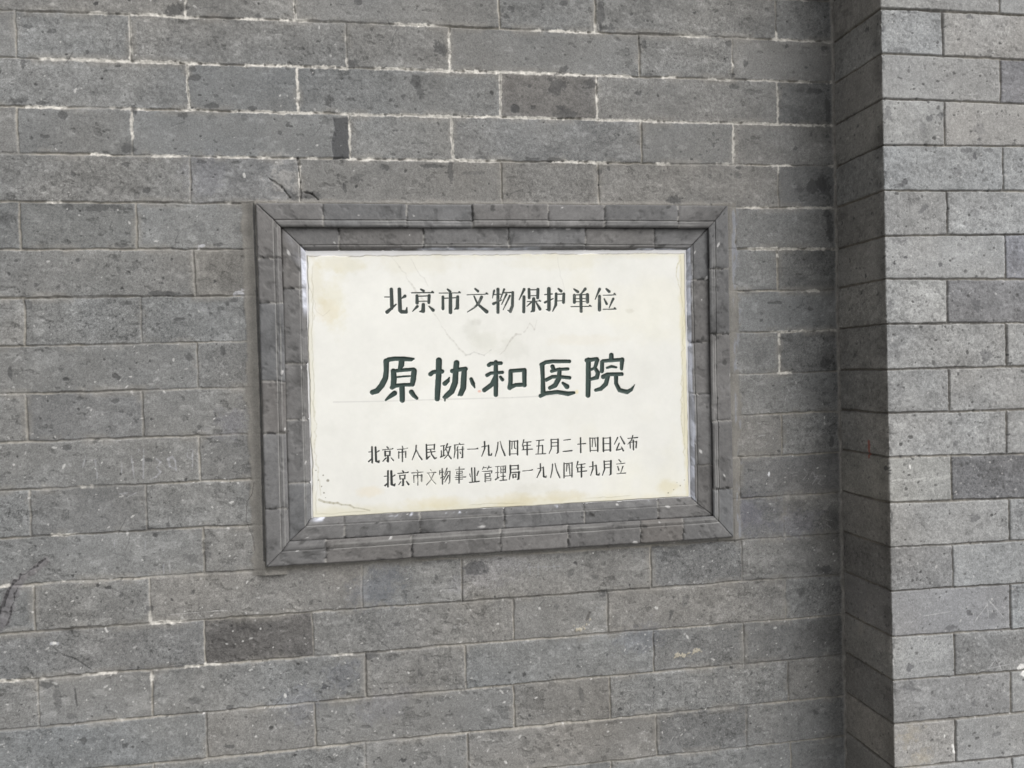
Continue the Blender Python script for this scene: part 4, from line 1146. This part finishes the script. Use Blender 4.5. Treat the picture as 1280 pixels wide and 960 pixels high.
 (F10, .95, [[(775,450,8),(778,540,8),(762,635,4)],[(775,455,5),(880,448,5)],[(880,445,7),(880,500,7)],[(778,500,4),(880,492,4)],[(780,545,5),(900,535,6)],[(890,535,9),(885,625,9),(870,635,5)],[(810,570,7),(812,610,7)],[(810,568,4),(850,564,4)],[(850,562,6),(850,605,6)],[(812,605,4),(850,600,4)]]),
 (F10, .75, [[(940,522,4),(1055,512,4),(1068,505,7)]]),
 (F10, .85, [[(1175,425,6),(1178,510,7),(1130,610,4)],[(1140,490,3),(1215,475,4)],[(1215,470,6),(1220,595,8),(1250,605,7),(1255,585,4)]]),
 (G10, .72, [[(112,430,6),(105,520,6),(85,610,3)],[(145,420,4),(165,510,6),(208,610,7)]]),
 (G10, .78, [[(265,415,6),(265,610,7)],[(265,425,3),(370,415,3)],[(372,410,6),(370,600,7)],[(265,590,3),(370,583,3)],[(305,430,6),(298,525,4)],[(330,430,6),(345,580,4)]]),
 (G10, .9, [[(450,395,7),(430,475,4)],[(450,440,3),(545,425,5)],[(445,480,7),(450,530,6)],[(445,482,3),(540,470,4)],[(440,535,4),(565,520,6)],[(497,435,8),(497,600,8)]]),
 (G10, .9, [[(648,400,7),(650,490,7),(620,580,4)],[(605,465,3),(690,450,4)],[(692,445,7),(700,570,8),(730,575,7),(735,550,4)]]),
 (G10, .92, [[(800,390,7),(805,500,7),(775,580,4)],[(800,395,4),(890,388,4)],[(890,385,9),(888,560,9),(870,578,4)],[(803,435,3),(890,428,3)],[(803,480,3),(890,473,3)]]),
 (G10, .65, [[(995,370,5),(1020,400,7)],[(965,430,4),(1075,418,5)],[(980,460,5),(995,510,7)],[(1050,460,6),(1020,545,4)],[(970,560,3),(1085,548,5)]])]
wear = fbm(AU, AV, 0.006, 910, 3)
wear2 = fbm(AU, AV, 0.030, 911, 2)
owner = np.full((NV, NU), -1, np.int16)
for ci, ((ox, oy, sc), ink, strokes) in enumerate(CHARS):
    big = sc in (8.5333, 6.0952)
    pts = np.array([p[:2] for s in strokes for p in s], float)
    lo, hi = pts.min(0), pts.max(0)
    mid = (lo + hi) / 2
    cxz = on(ox + mid[0] / sc, oy + mid[1] / sc, PH)
    R = max(hi - lo) / sc * 0.0013 * 0.62 + 0.006
    sl = gnear(cxz[0], cxz[1], R)
    X, Z = GX[sl], GZ[sl]
    sd = np.full(X.shape, -1.0)
    for s in strokes:
        w = [np.array(on(ox + x / sc, oy + y / sc, PH)) for x, y, _ in s]
        rr = [q / sc * 0.0013 * 1.09 if big else max(q / sc * 0.0013 * (1.22 if sc == 8.0 else 1.50), 0.00074) for _, _, q in s]
        if len(w) == 1:
            w, rr = w * 2, rr * 2
        for a, b, ra, rb in zip(w[:-1], w[1:], rr[:-1], rr[1:]):
            sd = np.maximum(sd, seg_sd(X, Z, a, b, ra, rb))
    sd = sd + (0.0005 if big else 0.0002) * (wear[sl] - 0.5)
    m = sstep(-0.00035, 0.00035, sd)
    if big:
        col = np.array([0.034, 0.056, 0.049]) * (1 + 0.5 * (wear[sl] - 0.5))[..., None]
        k = m
        depth = np.minimum(np.clip(sd + 0.0003, 0, None) * 1.1, 0.0022)
    else:
        col = np.array([0.030, 0.034, 0.032]) if sc == 10.6667 else np.array([0.040, 0.052, 0.047])
        col = col * np.ones(X.shape + (1,))
        fade = np.clip(ink + 0.20 + (1.0 - ink) * 2.2 * (wear[sl] - 0.45) + 0.4 * (wear2[sl] - 0.5) * (1.1 - ink), 0.2, 1)
        k = m * fade
        depth = np.minimum(np.clip(sd + 0.0003, 0, None) * 1.0, 0.0011)
    mc[sl] = mc[sl] * (1 - k[..., None]) + col * k[..., None]
    mh[sl] -= depth
    ow = owner[sl]
    ow[sd > -0.0004] = ci
    owner[sl] = ow
mh += 0.00025 * (mn2 - 0.5)
PLQ = thing('marble_plaque', 'white marble plaque with engraved dark green Chinese characters and yellowed edges', 'plaque')
P = np.stack([GX, -PH - mh, GZ], -1)
cell = np.maximum.reduce([owner[:-1, :-1], owner[1:, :-1], owner[:-1, 1:], owner[1:, 1:]])
mc = np.clip(mc, 0.015, 0.86)
grid_mesh('marble_face', P, mc, M_MARBLE, PLQ, faces=cell < 0)
for ci in range(len(CHARS)):
    f = cell == ci
    if f.any():
        grid_mesh('engraved_character', P, mc, M_INK, PLQ, faces=f)
# slab edges and back
x0, z0 = corners.min(0)
x1, z1 = corners.max(0)
bk = box('slab_back', (x0, 0.004, z0), (x1, 0.022, z1), M_CORE, PLQ)
